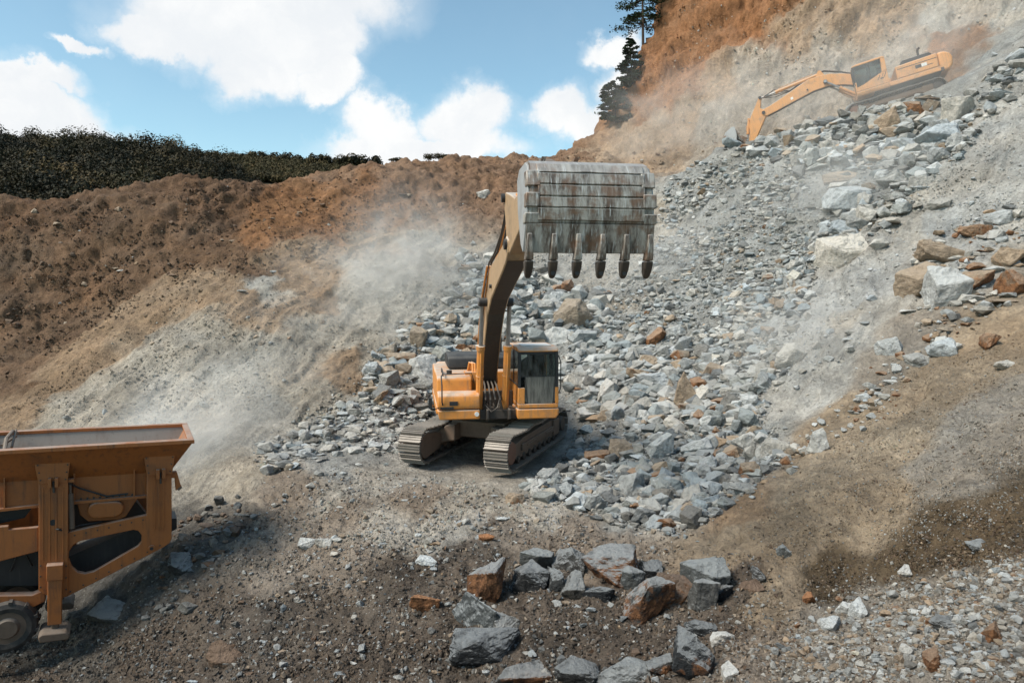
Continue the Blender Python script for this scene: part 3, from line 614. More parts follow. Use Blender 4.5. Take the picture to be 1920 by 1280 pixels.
    cab.prism([(cy1 - .26, cz0 + .6), (cy1, cz0 + .6), (cy1, cz1 - .1), (cy1 - .20, cz1 - .1)], cx1 - .05, cx1, 'yz'); cab.box(cx0, cx0 + .08, cy1 - .14, cy1, cz0 + .5, cz1 - .1)
    co = cab.build('cab', M_YEL, root, bevel=.02)
    rf = MB(); rf.prism([(cy0 - .02, cz1 - .1), (cy0 + .05, cz1 - .02), (cy0 + .2, cz1 + .02), (cy1 - .1, cz1 + .02), (cy1, cz1 - .03), (cy1, cz1 - .1)], cx0 - .01, cx1 + .01, 'yz')
    rf.build('roof', M_YEL, co, bevel=.035, seg=3)
    ht = MB(); ht.box(cx0 + .12, cx1 - .12, cy0 + .25, cy0 + .95, cz1 + .021, cz1 + .045); ht.build('roof_hatch', M_WHT, co, bevel=.012)
    for bxs in ((cx0, cx0 + .075, cy0, cy0 + .085, cz0 + .5, cz1 - .1), (cx1 - .075, cx1, cy0, cy0 + .085, cz0 + .5, cz1 - .1), (cx1 - .05, cx1 - .005, -.98, -.91, cz0 + .45, cz1 - .1), (cx0 + .002, cx0 + .05, -.98, -.9, cz0 + .56, cz1 - .1)):
        pl = MB(); pl.box(*bxs); pl.build('pillar', M_BLK, co, bevel=.012)
    for bxs in ((cx0 + .076, cx1 - .076, cy0 + .01, cy0 + .07, cz1 - .17, cz1 - .1), (cx0, cx0 + .03, cy0 + .086, cy1, cz0 + .5, cz0 + .56)):
        pl = MB(); pl.box(*bxs); pl.build('window_rail', M_BLK, co, bevel=.012)
    fw = MB(); fw.box(cx0 + .07, cx1 - .07, cy0 + .03, cy0 + .04, cz0 + .78, cz1 - .16); fw.build('windscreen', M_GLS, co)
    fl = MB(); fl.prism([(cx0 + .18, cz0 + .16), (cx0 + .24, cz0 + .11), (cx1 - .14, cz0 + .11), (cx1 - .08, cz0 + .16), (cx1 - .075, cz0 + .77), (cx0 + .17, cz0 + .77)], cy0 + .028, cy0 + .04, 'xz'); fl.build('lower_windscreen', M_MUD, co)
    fr_ = MB(); fr_.box(cx0 + .07, cx1 - .07, cy0 + .022, cy0 + .05, cz0 + .765, cz0 + .785)
    for a_, b_ in (((cx0 + .175, cz0 + .79), (cx0 + .235, cz0 + .10)), ((cx1 - .075, cz0 + .79), (cx1 - .13, cz0 + .10))): fr_.cyl((a_[0], cy0 + .03, a_[1]), (b_[0], cy0 + .03, b_[1]), .012, n=6)
    fr_.build('windscreen_frame', M_BLK, co)
    sw = MB(); sw.prism([(cy0 + .09, cz0 + .24), (cy0 + .45, cz0 + .33), (-.98, cz0 + .50), (-.98, cz1 - .1), (cy0 + .09, cz1 - .1)], cx1 - .02, cx1 - .014, 'yz')
    sw.prism([(-.91, cz0 + .55), (-.42, cz0 + .62), (-.35, cz1 - .1), (-.91, cz1 - .1)], cx1 - .02, cx1 - .014, 'yz'); sw.build('side_window', M_GLS, co)
    sw = MB(); sw.prism([(cy0 + .09, cz0 + .56), (cy1 - .1, cz0 + .56), (cy1 - .1, cz1 - .1), (cy0 + .09, cz1 - .1)], cx0 + .012, cx0 + .018, 'yz'); sw.build('boom_side_window', M_GLS, co)
    bw = MB(); bw.box(cx0 + .03, cx1 - .03, cy1 - .05, cy1, cz0 + .1, cz0 + .75); bw.box(cx0 + .5, cx1 - .03, cy1 - .05, cy1, cz0 + .75, cz1 - .1); bw.box(cx0 + .05, cx0 + .5, cy1 - .05, cy1, cz1 - .28, cz1 - .1)
    bw.build('rear_wall', M_INT, co)
    st = MB(); st.box(cx0 + .25, cx0 + .75, -.95, -.45, cz0 + .3, cz0 + .55); st.prism([(cx0 + .22, cz0 + .5), (cx0 + .24, cz0 + 1.02), (cx0 + .45, cz0 + 1.14), (cx0 + .72, cz0 + 1.0), (cx0 + .78, cz0 + .5)], -.52, -.38, 'xz')
    for px_ in (cx0 + .17, cx0 + .80): st.box(px_ - .07, px_ + .07, -1.15, -.6, cz0 + .3, cz0 + .68); st.cyl((px_, -1.05, cz0 + .65), (px_, -1.1, cz0 + .88), .02, n=8)
    st.build('seat', M_INT, co, bevel=.04)
    wp = MB(); wp.tube([(cx1 - .14, cy0 - .015, cz0 + .8), (cx1 - .16, cy0 - .02, cz0 + 1.3)], .012, 6); wp.box(cx1 - .19, cx1 - .15, cy0 - .015, cy0 + .02, cz1 - .40, cz1 - .2); wp.build('wiper', M_BLK, co)
    gr = MB(); gr.tube([(cx1 + .02, cy0 + .03, cz0 + .35), (cx1 + .055, cy0 - .02, cz0 + .5), (cx1 + .055, cy0 - .02, cz1 - .35), (cx1 + .01, cy0 + .03, cz1 - .2)], .014, 8)
    gr.tube([(cx1, -.45, cz0 + .62), (cx1 + .05, -.45, cz0 + .62), (cx1 + .05, -.45, cz0 + .85), (cx1, -.45, cz0 + .85)], .012, 6); gr.build('grab_rail', M_BLK, co, smooth=True)
    hn = MB(); hn.box(cx1 - .002, cx1 + .02, -.50, -.34, cz0 + .30, cz0 + .36)
    for k, (a_, b_) in enumerate(((-.62, .42), (-.55, .52), (-.46, .40), (-.38, .56), (-.30, .48), (-.24, .60))): hn.cyl((cx1 + .004, a_, cz0 + b_ - .13), (cx1 + .004, a_ + .05, cz0 + b_), .016, n=6)
    hn.build('door_marking', M_BLK, co)
    # rails, mirror, small fittings on the tank side
    rl = MB(); x_ = -1.42
    rl.tube([(x_ + .06, -1.72, 1.52), (x_ + .04, -1.77, 1.62), (x_ + .04, -1.77, 2.0), (x_ + .03, -1.62, 2.22), (x_ + .1, -1.2, 2.24), (x_ + .1, -.2, 2.26)], .017, 8)
    for y_ in (-1.1, -.65, -.2): rl.cyl((x_ + .1, y_, 2.12), (x_ + .1, y_, 2.25), .015, n=6)
    rl.tube([(-1.3, -1.22, 2.22), (-.62, -1.22, 2.24), (-.55, -1.2, 2.0)], .014, 6); rl.build('handrail', M_BLK, root, smooth=True)
    ms = MB(); ms.tube([(-1.46, -1.74, 1.48), (-1.60, -1.86, 1.44), (-1.66, -1.86, 1.55)], .013, 6); ms.box(-1.70, -1.62, -1.885, -1.86, 1.5, 1.74); ms.build('mirror', M_BLK, root)
    fc = MB(); fc.cyl((-1.15, -.75, 2.15), (-1.15, -.75, 2.27), .07, n=14); fc.box(-1.42, -1.1, -1.76, -1.72, 1.44, 1.49); fc.build('fuel_cap', M_BLK, root)
    lp = MB(); lp.cyl((-.54, -1.755, 1.30), (-.54, -1.70, 1.30), .055, n=14); lp.build('headlight', M_WHT, root)
    pp = MB()
    for k in range(4): pp.tube([(bx - .24 + k * .16, -1.0, 1.42), (bx - .22 + k * .15, -1.5 - .1 * (k % 2), 1.36), (bx - .18 + k * .12, -1.62, 1.62), (bx - .15 + k * .1, -1.15, 1.9), (bx - .13 + k * .09, -.6, 2.0)], .024, 8)
    pp.tube([(bx - .2, -1.55, 1.5), (bx - .05, -1.72, 1.34), (bx + .1, -1.72, 1.45), (bx + .2, -1.5, 1.7)], .018, 8)
    pp.build('hydraulic_hose', M_DRK, root, smooth=True)
    op = MB()
    for dx_ in (-.52, -.46): op.tube([(dx_ + bx + .06, -.2, 1.9), (dx_ + bx, -.5, 2.25), (dx_ + bx + .03, -.62, 2.45), (dx_ + bx + .1, -.7, 2.42), (dx_ + bx + .1, -.85, 2.1)], .03, 8)
    op.box(bx - .62, bx - .34, -.9, -.4, 2.02, 2.22); op.build('valve_block', M_YEL, root, smooth=True)
    # boom
    A_ = Vector((0, -foot[0], foot[1])); B_ = Vector((0, -tip[0], tip[1])); L = (B_ - A_).length; ax = (B_ - A_) / L; nm = Vector((0, ax.z, -ax.y))
    if nm.z < 0: nm = -nm
    def bp(a, n_): v = A_ + ax * (a * L) + nm * (n_ * L); return (v.y, v.z)
    low = [(0, -.04), (.06, -.035), (.18, .015), (.30, .06), (.42, .085), (.55, .075), (.70, .035), (.88, -.015), (.965, -.035)]
    top = [(1.0, -.03), (1.022, 0), (1.0, .03), (.93, .05), (.80, .10), (.68, .15), (.58, .19), (.48, .195), (.40, .19), (.28, .155), (.12, .09), (.03, .05), (-.015, .02), (-.02, -.02)]
    wb = .205; bo = MB(); bo.prism([bp(*q) for q in low + top], bx - wb, bx + wb, 'yz'); boom = bo.build('boom', arm or M_BOM, root, bevel=.025)
    # dark sheet along the underside: the shade below the boom put into colour
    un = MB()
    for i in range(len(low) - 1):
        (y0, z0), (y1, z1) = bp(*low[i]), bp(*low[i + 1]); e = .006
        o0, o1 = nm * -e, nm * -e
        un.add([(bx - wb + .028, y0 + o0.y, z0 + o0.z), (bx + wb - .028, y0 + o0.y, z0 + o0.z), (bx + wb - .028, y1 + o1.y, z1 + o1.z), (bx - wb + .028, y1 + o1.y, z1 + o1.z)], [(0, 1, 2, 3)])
    un.build('boom_underside_shade', M_DRK, boom)
    wd = MB(); y_, z_ = bp(.74, .06); wd.prism([(y_ - .06, z_ - .08), (y_ + .08, z_ - .05), (y_ + .07, z_ + .09), (y_ - .07, z_ + .06)], bx + wb, bx + wb + .006, 'yz'); wd.build('white_sticker', M_WHT, boom)
    pin = bp(.445, .125)
    for (a, n_, r_, ex_) in ((.445, .125, .10, .19), (0, 0, .11, .06), (1.0, 0, .10, .05), (.60, .10, .045, .05)):
        y_, z_ = bp(a, n_); k = MB(); k.cyl((bx - wb - ex_, y_, z_), (bx + wb + ex_, y_, z_), r_, n=18); k.build('pin', M_BLK, boom, smooth=True)
    for sx in (-1, 1): cylinder(root, 'boom_cylinder', (bx + sx * .325, -cylfoot[0], cylfoot[1]), (bx + sx * .325, pin[0], pin[1]), .088, .60, M_YEL)
    # stick
    K = Vector((0, -knuckle[0], knuckle[1])); sL = (K - B_).length; sa = (K - B_) / sL; sn = Vector((0, sa.z, -sa.y)); Rr = Vector((0, -rear[0], rear[1]))
    if sn.dot(Rr - B_) < 0: sn = -sn
    def sq(a, n_): v = B_ + sa * a + sn * n_; return (v.y, v.z)
    ra, rn = (Rr - B_).dot(sa), (Rr - B_).dot(sn)
    poly = [(-.16, -.06), (-.08, -.18), (.15, -.2), (sL - .05, -.13), (sL + .10, -.05), (sL + .10, .06), (sL - .05, .14), (sL * .62, .34), (.95, .52), (.45, max(.62, rn * .8)), (ra + .12, rn + .07), (ra - .05, rn + .08), (ra - .10, rn - .06), (-.22, .3)]
    so = MB(); so.prism([sq(*q) for q in poly], bx - .175, bx + .175, 'yz'); stick = so.build('stick', arm or M_BOM, root, bevel=.02)
    k = MB(); k.cyl((bx - .24, Rr.y, Rr.z), (bx + .24, Rr.y, Rr.z), .085, n=16); y_, z_ = sq(sL, 0); k.cyl((bx - .3, y_, z_), (bx + .3, y_, z_), .075, n=16); k.build('pin', M_BLK, stick, smooth=True)
    bk = MB(); y_, z_ = bp(.44, .19); y2, z2 = bp(.52, .19); bk.prism([(y_, z_), (y2, z2), bp(.49, .245), bp(.47, .245)], bx - .14, bx - .09, 'yz'); bk.prism([(y_, z_), (y2, z2), bp(.49, .245), bp(.47, .245)], bx + .09, bx + .14, 'yz'); bk.build('cylinder_bracket', M_YEL, boom)
    y_, z_ = bp(.48, .218); cylinder(root, 'stick_cylinder', (bx, y_, z_), (bx, Rr.y, Rr.z), .095, .72, M_YEL)
    # hoses along the boom
    hs = MB()
    for k_, dx_ in enumerate((-.10, -.05, .04, .10)):
        pts = [(bx + dx_ - .12, *bp(.12, .10)), (bx + dx_ - .13, *bp(.30, .19)), (bx + dx_ - .1, *bp(.44, .24)), (bx + dx_ - .1, *bp(.58, .215)), (bx + dx_ - .1, *bp(.75, .145)), (bx + dx_ - .06, *bp(.88, .13 + .02 * k_)), (bx + dx_, Rr.y - .05, Rr.z + .06 - .05 * k_)]
        hs.tube(pts, .022, 8)
    hs.build('boom_hose', M_DRK, boom, smooth=True)
    hs = MB()
    for dx_ in (-.05, .02): hs.tube([(bx - wb + dx_ - .01, *bp(.05, .06)), (bx - wb + dx_ - .05, *bp(.28, .12)), (bx - wb + dx_ - .05, *bp(.45, .16)), (bx - wb + dx_, *bp(.58, .20))], .022, 8)
    hs.build('boom_pipe', M_YEL, boom, smooth=True)
    # bucket: profile (forward, up) from the hinge over the back to the lip
    bu, bz, tilt, bw_, bs, bxo = bkt; ct, sn_ = math.cos(R(tilt)), math.sin(R(tilt))
    def q2(a, b): a, b = a * bs, b * bs; return (-(bu + a * ct - b * sn_), bz + a * sn_ + b * ct)
    prof = [(-.62, .58), (-.50, .70), (-.30, .735), (.0, .72), (.16, .66), (.26, .52), (.30, .32), (.31, .10), (.29, -.08), (.25, -.13), (.18, -.42), (.17, -.46)]
    inn = [(.12, -.44), (.20, -.12), (.24, .10), (.23, .30), (.19, .47), (.11, .59), (-.02, .655), (-.30, .67), (-.47, .63), (-.58, .54)]
    hw = bw_ / 2
    def hwid(b): return hw * (.93 + .07 * (0.7 - b) / 1.15)
    bx2 = bx + bxo
    sh = MB(); ring = prof + inn; n = len(ring)
    vs = [(bx2 + s_ * hwid(q[1]), *q2(*q)) for s_ in (-1, 1) for q in ring]
    fs = [(i, (i + 1) % n, n + (i + 1) % n, n + i) for i in range(n)] + [(i, i + 1, n - 2 - i, n - 1 - i) for i in range(len(inn) - 1)]
    fs += [(n + i, n + i + 1, n + n - 2 - i, n + n - 1 - i) for i in range(len(inn) - 1)]
    sh.add(vs, fs); bucket = sh.build('bucket', M_BKT, root)
    for s_ in (-1, 1):
        sp_ = MB(); side = [(-.64, .56), (-.50, .69), (-.02, .70), (.15, .63), (.25, .48), (.28, .10), (.24, -.12), (.15, -.45), (-.05, -.34), (-.42, .10)]
        a_ = [(bx2 + s_ * (hwid(q[1]) + .001), *q2(*q)) for q in side]; b_ = [(bx2 + s_ * (hwid(q[1]) + .035), *q2(*q)) for q in side]; m = len(side)
        sp_.add(a_ + b_, [tuple(range(m)), tuple(range(2 * m - 1, m - 1, -1))] + [(i, (i + 1) % m, m + (i + 1) % m, m + i) for i in range(m)])
        sp_.build('side_plate', M_BSD, bucket, bevel=.008)
        for (b0, b1) in ((.36, .56), (.10, .28), (-.10, .03)):
            wc = MB()
            def fx(b): return np.interp(b, [-.13, -.08, .10, .32, .52, .66], [.25, .29, .31, .30, .26, .16])
            pr = [(fx(b0) - .14, b0), (fx(b0) + .03, b0), (fx(b1) + .03, b1), (fx(b1) - .14, b1)]
            x0, x1 = bx2 + s_ * (hwid(b0) - .13), bx2 + s_ * (hwid(b0) + .05)
            wc.prism([q2(*q) for q in pr], min(x0, x1), max(x0, x1), 'yz'); wc.build('corner_shoe', M_BKT, bucket, bevel=.015)
    bounds = [(.655, .545), (.525, .395), (.375, .245), (.225, .105), (.085, -.06)]
    for b0, b1 in bounds:
        wp_ = MB()
        def fx(b): return float(np.interp(b, [-.13, -.08, .10, .32, .52, .66], [.25, .29, .31, .30, .26, .16]))
        xs = np.linspace(-1, 1, 13); vs = []; rr = np.random.default_rng(int(b0 * 1000) + 5)
        for xx in xs:
            j0, j1 = rr.normal(0, .0025), rr.normal(0, .0025)
            for (bb, ff) in ((b0 + j0, fx(b0) - .01), (b0 + j0, fx(b0) + .026), (b1 + j1, fx(b1) + .026), (b1 + j1, fx(b1) - .01)):
                vs.append((bx2 + xx * (hw * .84), *q2(ff, bb)))
        fs = []
        for i in range(12):
            for k_ in range(4): fs.append((i * 4 + k_, i * 4 + (k_ + 1) % 4, i * 4 + 4 + (k_ + 1) % 4, i * 4 + 4 + k_))
        fs += [(0, 1, 2, 3), (48, 49, 50, 51)]
        wp_.add(vs, fs); wp_.build('wear_plate', M_BKT, bucket, bevel=.006)
    lp_ = MB(); lp_.prism([q2(.28, -.13), q2(.30, -.10), q2(.215, -.46), q2(.165, -.46)], bx2 - hw * 1.015, bx2 + hw * 1.015, 'yz'); lp_.build('cutting_lip', M_BKT, bucket, bevel=.008)
    for i in range(6):
        x_ = bx2 + (-1 + i * .4) * hw * .955
        ad = MB()
        secs = [(.262, -.22, .032, .03), (.245, -.33, .038, .06), (.205, -.50, .048, .075), (.18, -.55, .050, .08)]
        def loft(secs_):
            vs = []
            for (f_, b_, w_, t_) in secs_:
                for sx, st in ((-1, -1), (1, -1), (1, 1), (-1, 1)): vs.append((x_ + sx * w_, *q2(f_ + st * t_, b_)))
            m = len(secs_); fs = [(0, 1, 2, 3), tuple(range(4 * m - 4, 4 * m))]
            for k_ in range(m - 1):
                for j in range(4): fs.append((k_ * 4 + j, k_ * 4 + (j + 1) % 4, k_ * 4 + 4 + (j + 1) % 4, k_ * 4 + 4 + j))
            return vs, fs
        ad.add(*loft(secs)); t_ = ad.build('tooth_adapter', M_BKT, bucket, bevel=.012)
        th = MB(); th.add(*loft([(.178, -.556, .056, .085), (.155, -.66, .052, .07), (.13, -.74, .042, .045), (.118, -.78, .028, .022)])); to = th.build('tooth', M_TTH, t_, bevel=.02, seg=3)
        if 0 < i < 5:
            ring_ = MB(); c_ = q2(.205, -.712); c2 = q2(.165, -.71); ring_.cyl((x_, *c_), (x_, *c2), .030, n=14); ring_.build('worn_hole', M_BLK, to)
    for s_ in (-1, 1):
        lg = MB(); lg.prism([q2(-.30, .72), q2(-.62, .60), (K.y + .10, K.z - .08), (K.y - .12, K.z + .10), q2(-.10, .80)], bx + s_ * .19, bx + s_ * .25, 'yz'); lg.build('hinge_lug', M_BKT, bucket)
    cylinder(root, 'bucket_cylinder', (bx, *sq(.55, .70)), (bx, *sq(sL - .35, .34)), .075, .70, M_YEL)
    lk = MB(); lk.prism([sq(sL - .42, .30), sq(sL - .30, .40), q2(-.30, .73), q2(-.38, .62)], bx - .10, bx + .10, 'yz'); lk.build('bucket_link', M_RST, root, bevel=.01)
    return root

g0 = float(ground(-.9, 16.2)); print('pad', g0)
ex1 = make_excavator('excavator', (-.57, 18.2, -4.22), (0, 0, R(8.3)), R(-29.5), -.13, (.30, 1.95), (5.55, 5.12), (8.55, 5.86), (5.1, 6.02), (9.35, 5.19, 0, 1.64, 1.0, .31))
tag(ex1, 'large tracked excavator facing the viewer from the middle of the pit, bucket raised overhead', 'excavator', 'tracked excavators in the quarry')
E2, TH2, PH2, S2 = P(1678, 212, 33.0), R(-114), R(13), .84
def e2p(px, py):
    v = direction(px, py); s_, k_ = v.x / v.y, v.z / v.y; hx_, hy_ = math.sin(TH2), -math.cos(TH2)
    L_ = (s_ * E2.y - E2.x) / (hx_ - s_ * hy_); Z_ = k_ * (E2.y + L_ * hy_) - E2.z
    return ((L_ * math.cos(PH2) - Z_ * math.sin(PH2)) / S2, (L_ * math.sin(PH2) + Z_ * math.cos(PH2)) / S2)
print('upper digger pins', e2p(1432, 213), e2p(1407, 278), e2p(1425, 185))
bc = e2p(1376, 268)
M_NEAR = M_YEL; M_YEL = M_YE2
ex2 = make_excavator('excavator', E2, (0, 0, 0), R(0), 0, (.30, 1.9), e2p(1432, 213), e2p(1408, 275), e2p(1425, 185), (bc[0], bc[1], -28, 1.5, .95, 0), arm=M_YEL)
# nose to the left and down the bench
hf = Vector((math.sin(TH2), -math.cos(TH2), 0)); nose = hf * math.cos(PH2) - Vector((0, 0, 1)) * math.sin(PH2)
upv = hf * math.sin(PH2) + Vector((0, 0, 1)) * math.cos(PH2); side = (-nose).cross(upv)
ex2.scale = (S2, S2, S2)
ex2.rotation_euler = Matrix((side, -nose, upv)).transposed().to_euler()
tag(ex2, 'dusty excavator seen side on, high on the rubble crest below the cliff, arm lowered', 'excavator', 'tracked excavators in the quarry')
M_YEL = M_NEAR
# ---------------------------------------------------------------- mobile feeder hopper at the left edge
KC = 11.4 / F
CD, CY = 11.2, R(30)
C0 = P(160, 1218, CD); cr = empty('mobile_crusher', C0, (0, 0, CY))
tag(cr, 'orange wheeled crusher with a flared feed hopper, at the left edge below the dusty slope', 'crusher')
def cpy(px, py, y):
    v = direction(px, py); s_ = v.x / v.y; k_ = v.z / v.y
    bx_, by_ = C0.x - y * math.sin(CY), C0.y + y * math.cos(CY)
    L = (s_ * by_ - bx_) / (math.cos(CY) - s_ * math.sin(CY)); return (L, k_ * (by_ + L * math.sin(CY)) - C0.z)
def cp(px, py): return cpy(px, py, 0)
def cpl(l, y=0): return [cpy(*q, y) for q in l]
for yb, mirrored in ((0, False), (1.25, True)):
    fr = MB()
    slot = arc_slot = [(137, 1022), (150, 1014), (250, 993), (260, 995), (266, 1004), (265, 1016), (258, 1024), (176, 1071), (160, 1075), (145, 1072), (134, 1062), (128, 1046), (129, 1034)]
    outer = [(124, 998), (275, 965), (275, 889), (322, 885), (322, 1010), (318, 1018), (306, 1026), (122, 1120), (122, 1000)]
    fr.holed(cpl(outer), [cpl(slot)], yb, yb + .10)
    fr.build('side_frame', M_ORA, cr, bevel=.012)
    ps = MB()
    ps.prism(cpl([(73, 902), (128, 900), (128, 1112), (116, 1120), (85, 1112), (73, 1104)]), yb - .06, yb + .16, 'xz')
    ps.build('post', M_ORA, cr, bevel=.01)
    for k in range(4): pr_ = MB(); x0 = 79 + k * 12.5; pr_.prism(cpl([(x0, 912), (x0 + 3, 912), (x0 + 3, 1050), (x0, 1050)]), yb - .075, yb - .061, 'xz'); pr_.build('post_rib', M_ORA, cr)
    for k in range(3): pr_ = MB(); x0 = 289 + k * 8; pr_.prism(cpl([(x0, 895), (x0 + 2.5, 895), (x0 + 2.5, 985), (x0, 995)]), yb - .015, yb - .001, 'xz'); pr_.build('post_rib', M_ORA, cr)
    lb = MB(); lb.prism(cpl([(-330, 1050), (-330, 1180), (-250, 1120), (-250, 1080), (-160, 1050), (0, 1052), (72, 1033), (72, 988), (16, 993), (16, 986), (-160, 1000)]), yb + .0, yb + .10, 'xz'); lb.build('chassis_beam', M_ORA, cr, bevel=.012)
    bb = MB(); bb.prism(cpl([(-250, 1122), (60, 1116), (85, 1106), (85, 1128), (60, 1140), (-250, 1146)]), yb + .02, yb + .2, 'xz'); bb.build('lower_beam', M_ORA if not mirrored else M_RST, cr, bevel=.015)
    for (a, b, c, d) in (((62, 852), (134, 849), (127, 903), (73, 906)), ((267, 839), (330, 837), (322, 887), (275, 890))):
        gs = MB(); gs.prism(cpl([a, b, c, d]), yb - .075 if not mirrored else yb + .1, yb - .015 if not mirrored else yb + .15, 'xz'); gs.build('gusset', M_ORA, cr, bevel=.008)
    for x0, y0 in ((91, 893), (104, 892), (292, 877), (303, 876)):
        lg = MB(); lg.prism(cpl([(x0, y0), (x0 + 6.5, y0 - .5), (x0 + 6.5, y0 + 17), (x0, y0 + 17)]), yb - .16, yb - .07, 'xz'); lg.build('lug', M_ORA, cr, bevel=.006)
    for x0, y0 in ((100, 902), (300.5, 886)):
        lg = MB(); (x, z) = cpy(x0, y0, yb - .1); lg.cyl((x, yb - .10, z), (x, yb - .10, z - .19), .018, n=8); lg.build('pin', M_DRK, cr)
    # jack leg with its foot
    jk = MB(); jk.prism(cpl([(89, 1052), (120, 1050), (120, 1078), (89, 1080)]), yb - .22, yb - .062, 'xz'); jk.prism(cpl([(91, 1078), (118, 1078), (117, 1160), (91, 1163)]), yb - .20, yb - .062, 'xz'); j = jk.build('jack_leg', M_ORA, cr, bevel=.01)
    ft = MB(); ft.prism(cpl([(74, 1178), (82, 1172), (126, 1168), (134, 1174), (130, 1182), (78, 1188)]), yb - .35, yb + .15, 'xz'); ft.prism(cpl([(97, 1160), (112, 1160), (112, 1174), (97, 1174)]), yb - .16, yb - .1, 'xz'); ft.build('jack_foot', M_RST, j, bevel=.02)
# holes and bosses
bs = MB(); x, z = cp(284, 1027); bs.cyl((x, -.03, z), (x, .02, z), .055, n=20); bs.build('boss', M_ORA, cr, smooth=True)
bs = MB(); bs.cyl((x, -.034, z), (x, -.02, z), .03, n=16); bs.build('boss_hole', M_BLK, cr)
bs = MB(); x, z = cp(100, 977); bs.cyl((x, -.066, z), (x, -.05, z), .05, n=18); bs.build('post_hole', M_BLK, cr)
# trough body between the posts
bd = MB(); bd.prism(cpl([(-250, 905), (275, 868), (275, 932), (128, 944), (0, 957), (-250, 985)], .22), .22, 1.0, 'xz')
body = bd.build('feeder_body', M_ORA, cr, bevel=.01)
for x0, yt, y2 in ((7, 886, 956), (250, 870, 934), (138, 880, 944), (-90, 893, 968)):
    rb = MB(); rb.prism(cpl([(x0, yt), (x0 + 3, yt), (x0 + 3, y2), (x0, y2)], .18), .14, .219, 'xz'); rb.build('rib', M_ORA, body)
fl = MB(); fl.prism(cpl([(128, 940), (275, 928), (275, 932), (128, 945)], .15), .12, .219, 'xz'); fl.prism(cpl([(-250, 981), (0, 953), (72, 946), (72, 950), (0, 958), (-250, 986)], .15), .12, .219, 'xz'); fl.build('flange', M_ORA, body)
bl = MB()
for k in range(9):
    x, z = cpy(152 + k * 12, 938 - k * 1.0, .2); bl.cyl((x, .19, z + .03), (x, .24, z + .03), .016, n=8)
bl.build('bolts', M_DRK, body)
mg = MB(); mg.prism(cpl([(145, 944), (258, 934), (236, 968), (222, 974), (165, 977), (150, 965)], .25), .25, .33, 'xz'); mg.build('motor_plate', M_ORA, body, bevel=.01)
ov = arc(*cpy(214, 955, .12), 16 * KC, -90, 90, 12) + arc(*cpy(182, 957, .12), 16 * KC, 90, 270, 12)
mo = MB(); mo.prism(ov, .12, .25, 'xz'); mo.build('motor_guard', M_ORA, body, bevel=.03, seg=3)
mo = MB(); x, z = cpy(184, 957, .11); mo.cyl((x, .11, z), (x, .125, z), .10, .09, n=24); mo.build('guard_cap', M_ORA, body, smooth=True)
cy = MB(); (x, z0_), z1_, z2_ = cpy(135, 990, .02), cpy(135, 925, .02)[1], cpy(135, 903, .02)[1]
cy.cyl((x, .02, z0_), (x, .02, z1_), .045, n=14); cy.cyl((x, .02, z1_), (x, .02, z2_), .022, n=10); cy.build('ram', M_RST, cr, smooth=True)
rbk = MB(); rbk.prism(cpl([(128, 898), (139, 897), (139, 903), (128, 903)]), -.03, .08, 'xz'); rbk.build('ram_bracket', M_ORA, cr)
# hopper: four flared walls with a flat rim flange
def hop(px, py, y): x, z = cpy(px, py, y); return (x, y, z)
yF, yB = -.32, 2.55
def wall(pts, name, thick, mat):
    m = MB(); n = (Vector(pts[1]) - Vector(pts[0])).cross(Vector(pts[3]) - Vector(pts[0])).normalized() * thick
    m.add([Vector(p) for p in pts] + [Vector(p) + n for p in pts], [(0, 1, 2, 3), (7, 6, 5, 4), (0, 4, 5, 1), (1, 5, 6, 2), (2, 6, 7, 3), (3, 7, 4, 0)]); return m.build(name, mat, cr)
fl_, fr2 = hop(-75, 851, yF), hop(364, 826, yF); yB = 1.22
bl_, br2 = (fl_[0] + .05, yB, fl_[2] + .02), (fr2[0] + .02, yB, fr2[2] + .02)
dl_, dr_ = (fl_[0] + .35, .22, fl_[2] - .62), (fr2[0] - .36, .22, fr2[2] - .62); el_, er_ = (dl_[0], 1.02, dl_[2]), (dr_[0], 1.02, dr_[2])
wall([fl_, fr2, dr_, dl_], 'hopper_wall', .03, M_ORA)
wall([bl_, br2, er_, el_], 'hopper_wall', -.03, M_GRV)
wall([fr2, br2, er_, dr_], 'hopper_wall', .03, M_ORA)
wall([fl_, bl_, el_, dl_], 'hopper_wall', -.03, M_GRV)
ln = MB(); ln.add([(p_[0], p_[1], p_[2] + .03) for p_ in (dl_, dr_, er_, el_)], [(0, 1, 2, 3)]); ln.build('hopper_floor', M_GRV, cr)
def rimbar(name, p, q, w_, h_):
    rm = MB(); p, q = Vector(p), Vector(q); d = (q - p).normalized(); s_ = d.cross(Vector((0, 0, 1))).normalized()
    rm.add([p + s_ * a + Vector((0, 0, b)) for a, b in ((-w_, -h_), (w_, -h_), (w_, .0), (-w_, .0))] + [q + s_ * a + Vector((0, 0, b)) for a, b in ((-w_, -h_), (w_, -h_), (w_, .0), (-w_, .0))],
           [(0, 1, 2, 3), (7, 6, 5, 4), (0, 4, 5, 1), (1, 5, 6, 2), (2, 6, 7, 3), (3, 7, 4, 0)]); rm.build(name, M_ORA, cr, bevel=.01)
up_ = Vector((0, 0, .035))
rimbar('rim', Vector(fl_) + up_, Vector(fr2) + up_, .08, .07); rimbar('rim', Vector(bl_) + up_, Vector(br2) + up_, .06, .06)
rimbar('rim', Vector(fr2) + up_ * .95 + Vector((-.05, .081, 0)), Vector(br2) + up_ * .95 + Vector((-.05, -.061, 0)), .05, .06)
rimbar('rim', Vector(fl_) + up_ * .95 + Vector((.05, .081, 0)), Vector(bl_) + up_ * .95 + Vector((.05, -.061, 0)), .05, .06)
dv = MB()
